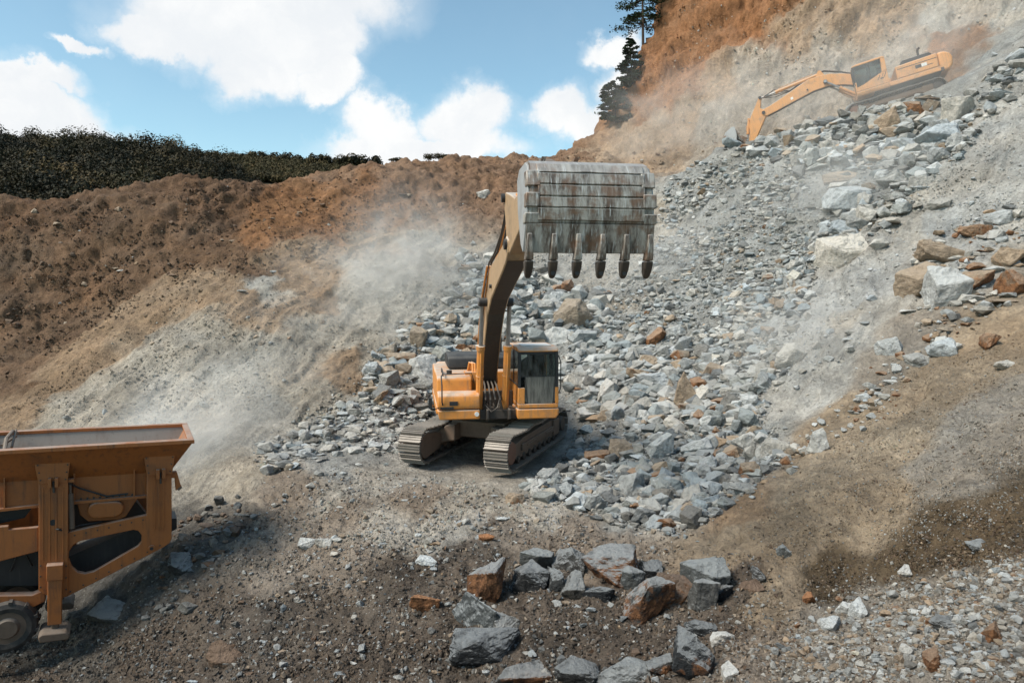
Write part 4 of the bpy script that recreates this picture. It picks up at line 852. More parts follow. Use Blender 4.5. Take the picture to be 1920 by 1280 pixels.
for (pa, pb, r_) in ((hop(8, 846, yF + .05), hop(12, 822, .3), .03), (hop(12, 822, .3), hop(24, 808, .9), .03), (hop(24, 808, .9), hop(33, 812, 1.1), .025), (hop(3, 835, .2), hop(30, 818, .9), .02), (hop(22, 838, .2), hop(30, 806, 1.0), .02)): dv.tube([pa, pb], r_, 8)
dv.build('grizzly_frame', M_RST, cr)
la = MB(); la.prism(cpl([(145, 835), (158, 827), (171, 833.5), (163, 833), (158, 830.5), (152, 833.8)]), yF - .03, yF + .03, 'xz'); la.build('lifting_eye', M_ORA, cr)
hk = MB(); hk.prism(cpl([(322, 886), (332, 885), (341, 916), (330, 921), (328, 897), (322, 897)]), .05, .16, 'xz'); hk.build('hook', M_ORA, cr, bevel=.008)
ho = MB(); ho.prism(cpl([(332, 918), (340, 912), (342, 915), (336, 921)]), .04, .17, 'xz'); ho.build('hook_tip', M_RST, cr)
cv = MB(); cv.prism(cpl([(120, 1100), (120, 1062), (300, 985), (335, 985), (335, 1005), (170, 1090)]), .45, .95, 'xz'); cv.build('conveyor', M_BLK, cr)
en = MB(); en.prism(cpl([(-230, 1115), (-230, 1055), (70, 1040), (70, 1112)]), .35, 1.1, 'xz'); en.prism(cpl([(-230, 1050), (-230, 985), (0, 960), (65, 952), (40, 985)]), .45, 1.1, 'xz'); en.build('engine_bay', M_BLK, cr)
ut = MB(); ut.prism(cpl([(128, 1000), (128, 945), (252, 934), (274, 962), (200, 985)], .8), .75, 1.0, 'xz'); ut.build('gap_shade_panel', M_DRK, cr)  # added dark panel that gives the gap below the motor plate its shade
for pts in ([(70, 985, .2), (110, 992, -.1), (150, 1004, .15)], [(60, 1060, .3), (40, 1020, .2), (20, 1070, .3)], [(128, 905, -.02), (150, 915, .15), (200, 930, .2), (240, 925, .2)], [(133, 990, .02), (150, 985, .2), (190, 978, .3)]):
    hs = MB(); p3 = []
    for (a_, b_, y_) in pts: x_, z_ = cpy(a_, b_, y_); p3.append((x_, y_, z_))
    hs.tube(p3, .016, 8); hs.build('hydraulic_hose', M_BLK, cr, smooth=True)
for (ax_, ay_, bx3, by3, n3, y_) in ((68, 858, 76, 900, 4, -.075), (129, 857, 123, 898, 4, -.075), (272, 845, 279, 886, 4, -.075), (326, 843, 319, 883, 4, -.075), (140, 1003, 268, 974, 7, 0), (132, 1108, 300, 1022, 8, 0), (76, 1060, 76, 1100, 3, -.06), (124, 1060, 124, 1104, 3, -.06)):
    for k in range(n3):
        f_ = k / (n3 - 1); x_, z_ = cpy(ax_ + (bx3 - ax_) * f_, ay_ + (by3 - ay_) * f_, y_); bt = MB(); bt.cyl((x_, y_ - .014, z_), (x_, y_ + .002, z_), .013, n=6); bt.build('bolt', M_DRK, cr)
for wy in (-.12, 1.0):
    for wx_ in (15, -88):
        c = Vector((*[cp(wx_, 1176)[0]], wy, cp(0, 1176)[1])); ty = MB(); r0 = 46 * KC
        prof = [(-.15, r0 * .62), (-.17, r0 * .80), (-.14, r0 * .96), (-.05, r0), (.05, r0), (.14, r0 * .96), (.17, r0 * .80), (.15, r0 * .62)]
        n = 40; vs = []; fs = []
        for i in range(n):
            a = 2 * math.pi * i / n
            for (o_, r_) in prof: vs.append(c + Vector((math.cos(a) * r_, o_ + .17, math.sin(a) * r_)))
        m = len(prof)
        for i in range(n):
            for k in range(m): fs.append((i * m + k, i * m + (k + 1) % m, ((i + 1) % n) * m + (k + 1) % m, ((i + 1) % n) * m + k))
        ty.add(vs, fs)
        for i in range(22):
            a = 2 * math.pi * i / 22; M_ = Matrix.Translation(c + Vector((0, .17, 0))) @ Matrix.Rotation(-a, 4, 'Y')
            ty.box(r0 * .93, r0 * 1.045, -.165 if i % 2 else -.02, .02 if i % 2 else .165, -.024, .024, M_)
        to = ty.build('wheel', M_RUB, cr, smooth=True)
        ri = MB(); ri.cyl(c + Vector((0, .03, 0)), c + Vector((0, .3, 0)), r0 * .63, n=32); ri.cyl(c + Vector((0, -.03, 0)), c + Vector((0, .03, 0)), r0 * .34, r0 * .42, n=24); ri.build('wheel_rim', M_RST, to, smooth=True)
# ---------------------------------------------------------------- rocks
def hull(seed, npts, blocky=.55):
    r = np.random.default_rng(seed); d = r.normal(size=(npts, 3)); d /= np.linalg.norm(d, axis=1)[:, None]
    m = np.abs(d).max(1)[:, None]; p = d * (1 - blocky) + d / m * blocky * .8; p *= r.uniform(.78, 1.0, (npts, 1))
    bm = bmesh.new()
    for q in p: bm.verts.new(q)
    res = bmesh.ops.convex_hull(bm, input=bm.verts[:]); bmesh.ops.delete(bm, geom=[g for g in res['geom_interior'] if isinstance(g, bmesh.types.BMVert)], context='VERTS')
    bmesh.ops.triangulate(bm, faces=bm.faces[:])
    return bm
def arrays(bm):
    bm.verts.index_update(); v = np.array([q.co for q in bm.verts]); f = np.array([[q.index for q in t.verts] for t in bm.faces]); bm.free()
    ctr = (v.max(0) + v.min(0)) / 2; return (v - ctr) / (v.max(0) - v.min(0)), f
T_TINY = [arrays(hull(1500 + k, 7)) for k in range(24)]
def fine_rock(seed, npts, levels, amp, blocky=.6):
    bm = hull(seed, npts, blocky)
    bmesh.ops.dissolve_limit(bm, angle_limit=R(10), verts=bm.verts[:], edges=bm.edges[:])
    bmesh.ops.bevel(bm, geom=bm.edges[:] , offset=.022, segments=1, affect='EDGES', clamp_overlap=True)
    bmesh.ops.triangulate(bm, faces=bm.faces[:])
    for _ in range(levels):
        long_ = [e for e in bm.edges if e.calc_length() > .09]
        if not long_: break
        bmesh.ops.subdivide_edges(bm, edges=long_, cuts=1, use_grid_fill=True); bmesh.ops.triangulate(bm, faces=bm.faces[:])
    bm.normal_update()
    v = np.array([q.co for q in bm.verts]); nrm = np.array([q.normal for q in bm.verts])
    a = fbm(v[:, 0] * 2.3, v[:, 1] * 2.3, v[:, 2] * 2.3 + seed, 5, seed, .6); b = fbm(v[:, 0] * 1.2 + 9, v[:, 1] * 4, v[:, 2] * 1.2, 3, seed + 3, .5, True) - .4
    for q, n_, x, y in zip(bm.verts, nrm, a, b): q.co += Vector(n_) * float(amp * (x + .5 * y))
    return arrays(bm)
T_SMALL = [fine_rock(900 + k, 12 + k % 6, 1, .075) for k in range(40)]
TINTS = {'grey': (.345, .338, .315), 'pale grey': (.47, .462, .435), 'dark grey': (.17, .167, .157), 'bluish grey': (.285, .30, .29), 'tan': (.34, .26, .185), 'rusty': (.30, .20, .13), 'slate': (.085, .092, .098), 'brown': (.16, .105, .07), 'orange': (.36, .17, .075)}
RUST = {'tan': .25, 'rusty': .75, 'orange': .95, 'slate': .12, 'brown': .3}
def rot3(r):
    q = r.normal(size=4); q /= np.linalg.norm(q); a, b, c, d = q
    return np.array([[1 - 2 * (c * c + d * d), 2 * (b * c - d * a), 2 * (b * d + c * a)], [2 * (b * c + d * a), 1 - 2 * (b * b + d * d), 2 * (c * d - b * a)], [2 * (b * d - c * a), 2 * (c * d + b * a), 1 - 2 * (b * b + c * c)]])
def euler3(rx, ry, rz): return np.array(Matrix.Rotation(rz, 3, 'Z') @ Matrix.Rotation(ry, 3, 'Y') @ Matrix.Rotation(rx, 3, 'X'))
def inside(poly, x, y):
    c = np.zeros(len(x), bool); n = len(poly)
    for i in range(n):
        (x0, y0), (x1, y1) = poly[i], poly[(i + 1) % n]
        if y0 == y1: continue
        c ^= ((y0 > y) != (y1 > y)) & (x < (x1 - x0) * (y - y0) / (y1 - y0) + x0)
    return c
def scatter(poly, n, r, gate=-.12):
    xs = np.array([p[0] for p in poly]); ys = np.array([p[1] for p in poly]); out = []
    x = r.uniform(xs.min(), xs.max(), n * 4); y = r.uniform(ys.min(), ys.max(), n * 4); k = inside(poly, x, y)
    x, y = x[k][:n], y[k][:n]
    # clusters and gaps
    cl = fbm(x * .012, y * .016, None, 4, 5) + r.uniform(-.35, .45, len(x)); k = cl > gate
    j = 13.0 * np.abs(r.normal(size=k.sum())) ** 1.3
    a_ = r.uniform(0, 6.28, k.sum())
    return cast(x[k] + j * np.cos(a_), y[k] + j * np.sin(a_) * .7)
GREYS = [('grey', .43), ('pale grey', .22), ('bluish grey', .17), ('dark grey', .10), ('tan', .06), ('rusty', .02)]
# one single colour decides each rock; where it lies goes into its description
ZONES = [  # name, polygon in the photograph, count, smallest, largest size (m), spread, tints, flatness
    ('in the rubble fan right of the excavator cab', [(1050, 660), (1160, 640), (1440, 700), (1420, 800), (1090, 790)], 4000, .06, .74, 2.2, GREYS, .75),
    ('in the rubble toe right of the excavator tracks', [(1060, 800), (1420, 800), (1470, 850), (1400, 930), (1270, 1000), (1150, 980), (1000, 930), (985, 890), (1070, 845)], 4000, .045, .52, 2.1, GREYS, .75),
    ('in the rubble behind the excavator boom', [(870, 470), (960, 500), (1130, 560), (1160, 640), (1050, 640), (960, 640), (900, 690), (870, 600)], 3000, .08, .85, 2.0, GREYS, .7),
    ('in the rubble left of the excavator house', [(760, 610), (870, 560), (900, 690), (805, 790), (700, 760), (680, 690)], 1300, .08, .75, 2.0, GREYS[:4] + [('tan', .15), ('rusty', .05)], .65),
    ('on the fine grey scree below the upper rubble crest', [(1230, 400), (1260, 330), (1360, 290), (1500, 300), (1540, 420), (1500, 560), (1380, 640), (1160, 640), (1130, 560), (1240, 490)], 7500, .05, .40, 2.1, GREYS[:5], .65),
    ('along the upper rubble crest under the far excavator', [(1350, 278), (1450, 252), (1600, 214), (1700, 192), (1780, 184), (1800, 240), (1680, 330), (1500, 310)], 2200, .10, .9, 2.0, GREYS, .65),
    ('among the boulders on the upper right slope', [(1560, 340), (1680, 300), (1800, 200), (1920, 80), (1920, 140), (1830, 260), (1700, 390), (1620, 460), (1520, 520)], 1400, .08, .95, 2.0, GREYS[:4] + [('tan', .06)], .6),
    ('in the gully at the foot of the smooth grey slope', [(1380, 560), (1540, 450), (1500, 600), (1430, 740), (1380, 740), (1300, 680)], 3200, .06, .5, 2.0, GREYS[:5], .7),
    ('among the tan rocks at the right edge', [(1680, 600), (1720, 470), (1840, 400), (1920, 380), (1920, 560), (1840, 620), (1760, 640)], 420, .06, .5, 1.4, [('pale grey', .3), ('grey', .22), ('tan', .3), ('rusty', .14), ('dark grey', .04)], .6),
    ('in the string of stones down the right bank', [(1460, 850), (1640, 700), (1790, 610), (1800, 640), (1660, 770), (1530, 850), (1480, 890)], 300, .05, .32, 1.4, [('pale grey', .35), ('grey', .25), ('tan', .25), ('rusty', .15)], .6),
    ('on the left rubble tail beside the dust', [(480, 860), (600, 780), (700, 740), (800, 760), (780, 800), (740, 850), (620, 850), (520, 890)], 1700, .04, .42, 2.0, GREYS[:4], .55),
    ('on the dark slope beside the crusher', [(240, 1130), (330, 990), (440, 930), (470, 960), (420, 1060), (330, 1150), (200, 1190)], 330, .05, .32, 1.8, [('dark grey', .7), ('brown', .3)], .65),
    ('on the gravel bank in the lower right corner', [(1430, 1280), (1480, 1190), (1560, 1140), (1700, 1090), (1920, 1040), (1920, 1280)], 5000, .02, .13, 2.0, [('pale grey', .38), ('grey', .30), ('tan', .24), ('rusty', .02), ('dark grey', .06)], .75),
    ('on the trodden ground in front of the excavator', [(480, 900), (740, 880), (980, 940), (1150, 1020), (900, 1030), (700, 1040), (520, 1060)], 420, .03, .18, 1.7, [('grey', .5), ('pale grey', .3), ('tan', .2)], .6),
    ('on the dark earth at the bottom of the photo', [(300, 1280), (420, 1080), (700, 1060), (900, 1040), (1400, 1060), (1430, 1280)], 1000, .025, .16, 1.7, [('grey', .4), ('pale grey', .2), ('dark grey', .2), ('tan', .12), ('brown', .08)], .7),
    ('on the brown earth wall', [(0, 400), (340, 345), (700, 320), (880, 310), (880, 420), (620, 440), (380, 500), (200, 560), (0, 700)], 170, .08, .45, 1.8, [('brown', .6), ('tan', .3), ('pale grey', .1)], .7),
    ('on the dusty slope left of the excavator', [(120, 780), (400, 560), (640, 480), (700, 640), (500, 760)], 110, .05, .3, 1.8, [('tan', .5), ('grey', .5)], .6),
    ('on the smooth grey slope at the right', [(1450, 760), (1560, 560), (1900, 260), (1920, 340), (1700, 480), (1600, 680)], 220, .05, .35, 1.6, [('pale grey', .7), ('grey', .3)], .45),
    ('at the foot of the brown cliff', [(1110, 290), (1350, 250), (1350, 275), (1220, 320), (900, 340), (880, 330)], 120, .06, .3, 1.8, [('tan', .6), ('brown', .3), ('pale grey', .1)], .7),
]
rr = np.random.default_rng(11); ROCKS = []
for zi, (zn, poly, cnt, lo, hi, sp, tints, flat) in enumerate(ZONES):
    pts = scatter(poly, cnt, rr); names = [t[0] for t in tints]; pw = np.array([t[1] for t in tints]); pw = pw / pw.sum()
    for p in pts:
        if np.isnan(p[0]): continue
        size = lo * (hi / lo) ** (rr.random() ** (sp * 1.25)); dim = np.array([size * rr.uniform(.8, 1.15), size * rr.uniform(.65, 1.0), size * rr.uniform(.5, .95) * (.6 + flat * .5)])
        if rr.random() < .14: dim *= np.array([1.35, 1.0, .5])
        ROCKS.append([zi, p, dim, names[rr.choice(len(names), p=pw)], size / p[1]])
def on_machine(p, s):
    dx, dy = p[0] + .57, p[1] - 18.2
    c, sn_ = math.cos(R(-21.2)), math.sin(R(-21.2)); lx, ly = dx * c + dy * sn_, -dx * sn_ + dy * c
    if abs(lx) < 1.6 + s * .5 and abs(ly) < 2.65 + s * .5: return True
    q = ex2.matrix_basis.inverted() @ Vector(p)
    if abs(q.x) < 1.5 + s * .4 and abs(q.y) < 2.6 + s * .5 and q.z > -.35: return True
    q = cr.matrix_basis.inverted() @ Vector(p)
    return -6 < q.x < 1.6 and -.2 < q.y < 2.4 and p[1] > 11.4 and s > .12
bpy.context.view_layer.update()
ROCKS = [r for r in ROCKS if not on_machine(r[1], r[2].max())]
def shade_jit(r, tint, lo=.8, hi=1.2):
    c = np.array(TINTS[tint]) * r.uniform(lo, hi) * (1 + r.normal(0, .045) * np.array([1, .1, -.9])); return (*np.clip(c, .02, .6), np.clip(RUST.get(tint, -.35) + r.normal(0, .1), -1, 1))
def single_rock(name, seed, ctr, dim, eul, tint, levels=2, npts=15, amp=.05, rust=None, blocky=.6):
    v, f = fine_rock(seed, npts, levels, amp, blocky); r = np.random.default_rng(seed)
    c = list(shade_jit(r, tint, .9, 1.1)); dk = .34 if name == 'boulder' and np.asarray(ctr)[1] < 12.5 and tint in ('slate', 'bluish grey', 'dark grey', 'grey') else 1.0; c[:3] = [q * dk for q in c[:3]]  # near boulders darkened in colour so their sides read as shaded
    c[3] = c[3] if rust is None else max(rust, -.45)
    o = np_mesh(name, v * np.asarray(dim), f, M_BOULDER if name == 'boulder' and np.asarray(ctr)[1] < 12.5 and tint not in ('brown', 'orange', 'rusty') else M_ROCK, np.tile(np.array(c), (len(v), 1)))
    o.location = Vector(ctr); o.rotation_euler = eul
    return o

# -------- boulders one can point at: column, row of the centre, width, height in the photograph; tint; rust; description
BOULDERS = [
    (913, 1097, 62, 88, 'bluish grey', .75, .06, 'upright grey block with a rust brown front, leftmost of the dark boulder ring'),
    (1006, 1052, 58, 44, 'bluish grey', -.6, .1, 'blocky grey boulder with a pale flat top at the back of the boulder ring'),
    (994, 1088, 60, 58, 'slate', -.2, .3, 'near-black rounded boulder with a tan streak, beside the rust-fronted upright block'),
    (1066, 1056, 56, 52, 'dark grey', -.5, .0, 'dark squarish boulder topping the back of the boulder ring'),
    (1043, 1092, 36, 46, 'dark grey', -.5, -.3, 'narrow dark grey boulder wedged between larger ones in the boulder ring'),
    (1080, 1100, 52, 50, 'dark grey', -.5, .4, 'dark grey boulder tucked under the rust-fronted pale-topped one'),
    (1145, 1072, 96, 72, 'bluish grey', .62, -.15, 'wide pale-topped boulder with a rust brown face in the boulder ring'),
    (1120, 1108, 60, 30, 'slate', -.3, .2, 'low dark slab lying under the pale-topped rusty boulder'),
    (1217, 1132, 76, 108, 'bluish grey', .55, .5, 'tall pointed boulder with grey left face and rusty base, right of the ring centre'),
    (1222, 1072, 40, 30, 'slate', -.2, .1, 'small black boulder behind the tall pointed rusty one'),
    (1262, 1112, 62, 62, 'brown', .45, .6, 'slanting dark brown slab leaning behind the tall pointed boulder'),
    (1186, 1086, 40, 44, 'bluish grey', -.3, .3, 'bluish boulder squeezed between the pale-topped and the tall pointed boulders'),
    (1324, 1086, 80, 72, 'bluish grey', -.5, -.5, 'large pale blue-grey boulder at the right end of the boulder ring'),
    (1318, 1118, 52, 66, 'grey', -.4, .1, 'squarish grey boulder leaning on the front of the large pale blue-grey one'),
    (1356, 1112, 26, 36, 'slate', -.3, .4, 'small dark shard at the right foot of the large blue-grey boulder'),
    (892, 1154, 80, 60, 'bluish grey', -.5, .35, 'rounded grey boulder with a pale streak, resting above the biggest dark block'),
    (946, 1174, 50, 46, 'grey', -.5, -.2, 'small pointed grey boulder beside the one with the pale streak'),
    (908, 1214, 122, 66, 'slate', .12, .08, 'biggest dark block of the foreground, long and low with a rusty left end'),
    (985, 1262, 105, 50, 'dark grey', .5, -.2, 'half-hidden grey rock with a rust brown face at the bottom edge'),
    (1082, 1268, 76, 46, 'slate', -.3, .3, 'jagged black rock cut by the bottom edge of the photo'),
    (1170, 1264, 120, 50, 'bluish grey', -.3, .05, 'long blue-grey rock with a white top along the bottom edge'),
    (1300, 1236, 66, 92, 'slate', .3, .15, 'tall black cracked rock standing at the bottom right of the ring'),
    (1278, 1230, 26, 84, 'bluish grey', -.5, .1, 'thin upright grey slab against the tall black cracked rock'),
    (1315, 1182, 58, 32, 'slate', -.4, .5, 'flat black slab lying across the top of the cracked rock'),
    (1238, 1250, 50, 44, 'dark grey', .35, .2, 'small rust-spotted rock between the long white-topped rock and the black one'),
    (1354, 1198, 38, 24, 'pale grey', -.5, .2, 'small pale rounded rock beside the flat black slab'),
    (1366, 1262, 30, 36, 'pale grey', -.5, .1, 'small white angular rock beside the tall black cracked one'),
    (796, 1130, 48, 38, 'orange', .95, .4, 'orange rusty lump on dark earth, left of the boulder ring'),
    (912, 1009, 26, 14, 'orange', .95, 0, 'small orange stone on the ground above the boulder ring'),
    (1421, 1080, 26, 26, 'dark grey', -.5, .5, 'small blue-black shard on the brown bank, right of the ring'),
    (1408, 1103, 42, 22, 'brown', 0, .1, 'flat brown stone just below the small blue-black shard'),
    (1468, 1036, 24, 26, 'bluish grey', -.5, .3, 'lone grey stone on the smooth brown bank'),
    (1516, 1124, 20, 24, 'orange', .9, .4, 'lone orange stone on the lower right bank'),
    (800, 1052, 36, 15, 'pale grey', -.5, .05, 'flat pale stone alone on the earth below the excavator'),
    (575, 1020, 30, 22, 'pale grey', -.5, .2, 'pale angular stone, left one of the pair on the trodden ground'),
    (607, 1019, 28, 18, 'pale grey', -.5, .4, 'pale flat stone, right one of the pair on the trodden ground'),
    (425, 1226, 62, 38, 'brown', -.3, .1, 'broad mud-brown boulder sunk in the dark earth, lower left'),
    (208, 1148, 84, 44, 'grey', -.5, -.45, 'flat grey slab propped on the slope beside the jack foot'),
    (340, 1062, 44, 40, 'dark grey', -.5, .5, 'dark grey boulder on the slope below the crusher frame'),
    (966, 936, 30, 20, 'tan', .3, .2, 'pinkish tan stone on the ground in front of the excavator track'),
    (1118, 856, 38, 36, 'rusty', .55, .4, 'orange-sided angular boulder right of the excavator track'),
    (1198, 883, 42, 18, 'rusty', .5, .0, 'thin rust-coloured slab lying in the rubble toe'),
    (1306, 842, 50, 36, 'pale grey', -.5, -.2, 'pale wedge-shaped boulder in the rubble toe'),
    (1234, 838, 42, 56, 'pale grey', .1, .2, 'tall pale boulder with an orange corner in the rubble toe'),
    (1164, 846, 40, 36, 'tan', -.3, .3, 'brownish grey boulder right of the orange-sided one'),
    (1184, 912, 42, 52, 'grey', -.5, .1, 'rounded grey boulder low in the rubble toe'),
    (1262, 912, 34, 40, 'bluish grey', -.5, .2, 'egg-shaped grey boulder beside the rounded one in the rubble toe'),
    (1410, 884, 36, 28, 'tan', .5, .2, 'pale boulder with orange edges at the right tip of the rubble'),
    (1452, 842, 44, 32, 'grey', -.3, .3, 'dull grey boulder lying at the edge of the brown bank'),
    (1396, 828, 44, 34, 'pale grey', -.5, .4, 'bright grey rugged boulder near the edge of the brown bank'),
    (1078, 718, 46, 40, 'grey', -.5, .2, 'rounded grey boulder next to the excavator cab'),
    (1140, 737, 34, 44, 'pale grey', -.5, .2, 'smooth pale egg-shaped boulder right of the cab'),
    (1164, 706, 36, 30, 'grey', -.5, .1, 'grey squarish boulder above the egg-shaped one'),
    (1284, 736, 36, 70, 'tan', -.2, .1, 'tall brownish pillar-shaped boulder in the middle of the rubble fan'),
    (1232, 718, 62, 38, 'pale grey', -.5, -.2, 'broad pale slab left of the pillar-shaped boulder'),
    (1092, 754, 52, 40, 'bluish grey', -.5, -.4, 'slanted blue-grey boulder behind the excavator track'),
    (1228, 632, 32, 34, 'rusty', .7, .2, 'boulder with an orange spot in the dark hollow of the scree'),
    (1270, 622, 36, 24, 'pale grey', -.5, .1, 'flat-topped pale boulder right of the orange-spotted one'),
    (1076, 596, 62, 66, 'tan', -.4, .1, 'tall pointed grey-brown boulder above the excavator cab'),
    (1042, 632, 70, 34, 'pale grey', -.6, .0, 'broad whitish boulder behind the cab roof'),
    (1092, 636, 44, 32, 'grey', -.5, .2, 'grey boulder right behind the cab roof'),
    (786, 636, 34, 46, 'tan', .1, -.25, 'tall pinkish slab leaning in the rubble left of the boom'),
    (752, 672, 56, 24, 'tan', .35, -.1, 'long pinkish slab lying low left of the excavator'),
    (792, 700, 66, 58, 'pale grey', -.6, -.3, 'large whitish boulder left of the engine cover'),
    (858, 660, 48, 26, 'pale grey', -.5, .2, 'pale boulder above the engine cover'),
    (1588, 378, 76, 50, 'pale grey', -.6, .05, 'huge pale flat-topped boulder high on the right slope'),
    (1580, 335, 64, 26, 'tan', .1, 0, 'pinkish slab just above the huge pale boulder'),
    (1574, 476, 80, 60, 'pale grey', -.6, -.35, 'long pale ledge-like boulder on the edge of the smooth slope'),
    (1606, 424, 44, 30, 'grey', -.5, .2, 'grey boulder between the huge pale one and the ledge-like one'),
    (1480, 670, 56, 46, 'pale grey', -.6, -.55, 'whitish tilted slab at the foot of the smooth slope'),
    (1775, 475, 92, 44, 'tan', .12, .05, 'large tan slab overhanging on the right bank'),
    (1722, 536, 70, 76, 'tan', -.1, -.2, 'big brown-grey bedrock block below the overhanging tan slab'),
    (1775, 545, 88, 84, 'pale grey', -.5, -.3, 'large pale jagged rock beside the brown-grey bedrock block'),
    (1830, 530, 60, 40, 'tan', .5, -.2, 'pale rock with orange edges right of the jagged one'),
    (1832, 434, 52, 24, 'rusty', .4, .1, 'rusty flat stone on top of the right rock pile'),
    (1876, 412, 46, 30, 'pale grey', .1, -.2, 'pale slab at the top of the right rock pile'),
    (1900, 535, 46, 50, 'rusty', .6, .3, 'rusty boulder at the right edge of the photo'),
    (1893, 486, 40, 36, 'tan', .2, .4, 'tan stone above the rusty boulder at the right edge'),
    (1668, 652, 40, 40, 'pale grey', -.2, .3, 'pale upright stone alone on the bank below the tan slab'),
    (1765, 654, 44, 38, 'pale grey', -.4, .1, 'pale angular stone, upper of two on the brown bank'),
    (1728, 676, 54, 22, 'grey', -.5, -.1, 'flat grey stone, lower of two on the brown bank'),
    (1853, 642, 28, 32, 'rusty', .5, .4, 'pink and orange stone alone on the brown bank'),
    (1888, 684, 34, 16, 'pale grey', -.6, 0, 'white stone flush with the brown bank at the right'),
    (1660, 232, 34, 56, 'tan', -.1, .2, 'tall pinkish boulder on the crest below the far excavator'),
    (1702, 208, 42, 28, 'rusty', .6, .1, 'rusty cap-like rock on the crest below the far excavator'),
    (1790, 212, 62, 46, 'pale grey', -.5, -.2, 'large pale boulder at the right end of the upper crest'),
    (1760, 260, 80, 44, 'pale grey', -.6, -.2, 'broad whitish slab below the large pale crest boulder'),
    (1506, 303, 40, 24, 'grey', -.5, 0, 'lone grey slab on the upper scree'),
    (1724, 345, 40, 28, 'grey', -.5, -.3, 'grey slab on the upper right slope'),
    (1762, 384, 44, 22, 'grey', -.5, -.35, 'dark-edged slab half buried in the smooth right slope'),
    (1535, 830, 30, 50, 'pale grey', -.4, .6, 'white elongated rock on the brown bank'),
    (1770, 1170, 44, 20, 'dark grey', -.5, .1, 'dark undercut stone on the gravel bank'),
    (1608, 1146, 26, 42, 'pale grey', -.5, .4, 'pale bent stone standing on the gravel bank'),
    (1560, 1172, 36, 28, 'pale grey', -.5, .1, 'pale round stone on the gravel bank'),
    (1586, 1142, 26, 24, 'pale grey', -.5, .3, 'smaller pale stone above the round one on the gravel bank'),
    (1694, 1072, 20, 26, 'pale grey', -.5, .6, 'pale upright pebble at the lip of the dark bank'),
    (1838, 1022, 42, 14, 'grey', -.5, .1, 'thin grey slab sticking out of the dark bank'),
    (1748, 1240, 38, 46, 'rusty', .75, .2, 'orange-faced cobble at the bottom of the gravel bank'),
    (1858, 1190, 30, 40, 'rusty', .6, .3, 'pale cobble with an orange end on the gravel bank'),
    (908, 366, 22, 16, 'pale grey', -.4, -.5, 'white rock on the brown slope left of the bucket'),
]
NB = 0
for i, (px, py, pw_, ph, tint, rust, roll, label) in enumerate(BOULDERS):
    base = cast(px, min(py + ph * .34, 1500))[0]
    if np.isnan(base[0]): base = np.array(P(px, py + ph * .3, 45))
    d = base[1]; wm, hm = pw_ * d / F, ph * d / F
    dep = max(.55 * wm, min(wm, hm) * .9); slopez = ground(base[0], base[1] + dep * .5) - base[2]
    ctr = np.array(P(px, py, d + dep * .38))
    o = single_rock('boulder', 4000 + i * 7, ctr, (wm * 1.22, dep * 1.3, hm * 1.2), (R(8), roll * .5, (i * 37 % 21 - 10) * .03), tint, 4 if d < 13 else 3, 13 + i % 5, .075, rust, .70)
    tag(o, label, 'boulder', 'boulders lying in the quarry'); NB += 1
# -------- the other rocks that show largest, each an object of its own
ROCKS.sort(key=lambda q: -q[4])
NI = 296 - NB; cnt = {}
for i, (zi, p, dim, tint, sc) in enumerate(ROCKS[:NI]):
    r = np.random.default_rng(9000 + i); eul = (r.uniform(-.5, .5), r.uniform(-.5, .5), r.uniform(0, 6.28))
    flat = dim[2] / dim[0]; shape = 'flat slab' if flat < .5 else 'angular rock' if flat < .72 else 'blocky rock'
    o = single_rock('rock', 9000 + i, p + np.array([0, 0, dim[2] * .18]), dim, eul, tint, 2, 13 + i % 9, .10, None, .3 + .1 * (i % 6))
    tag(o, f'{tint} {shape} {ZONES[zi][0]}', 'rock', 'rocks ' + ZONES[zi][0])
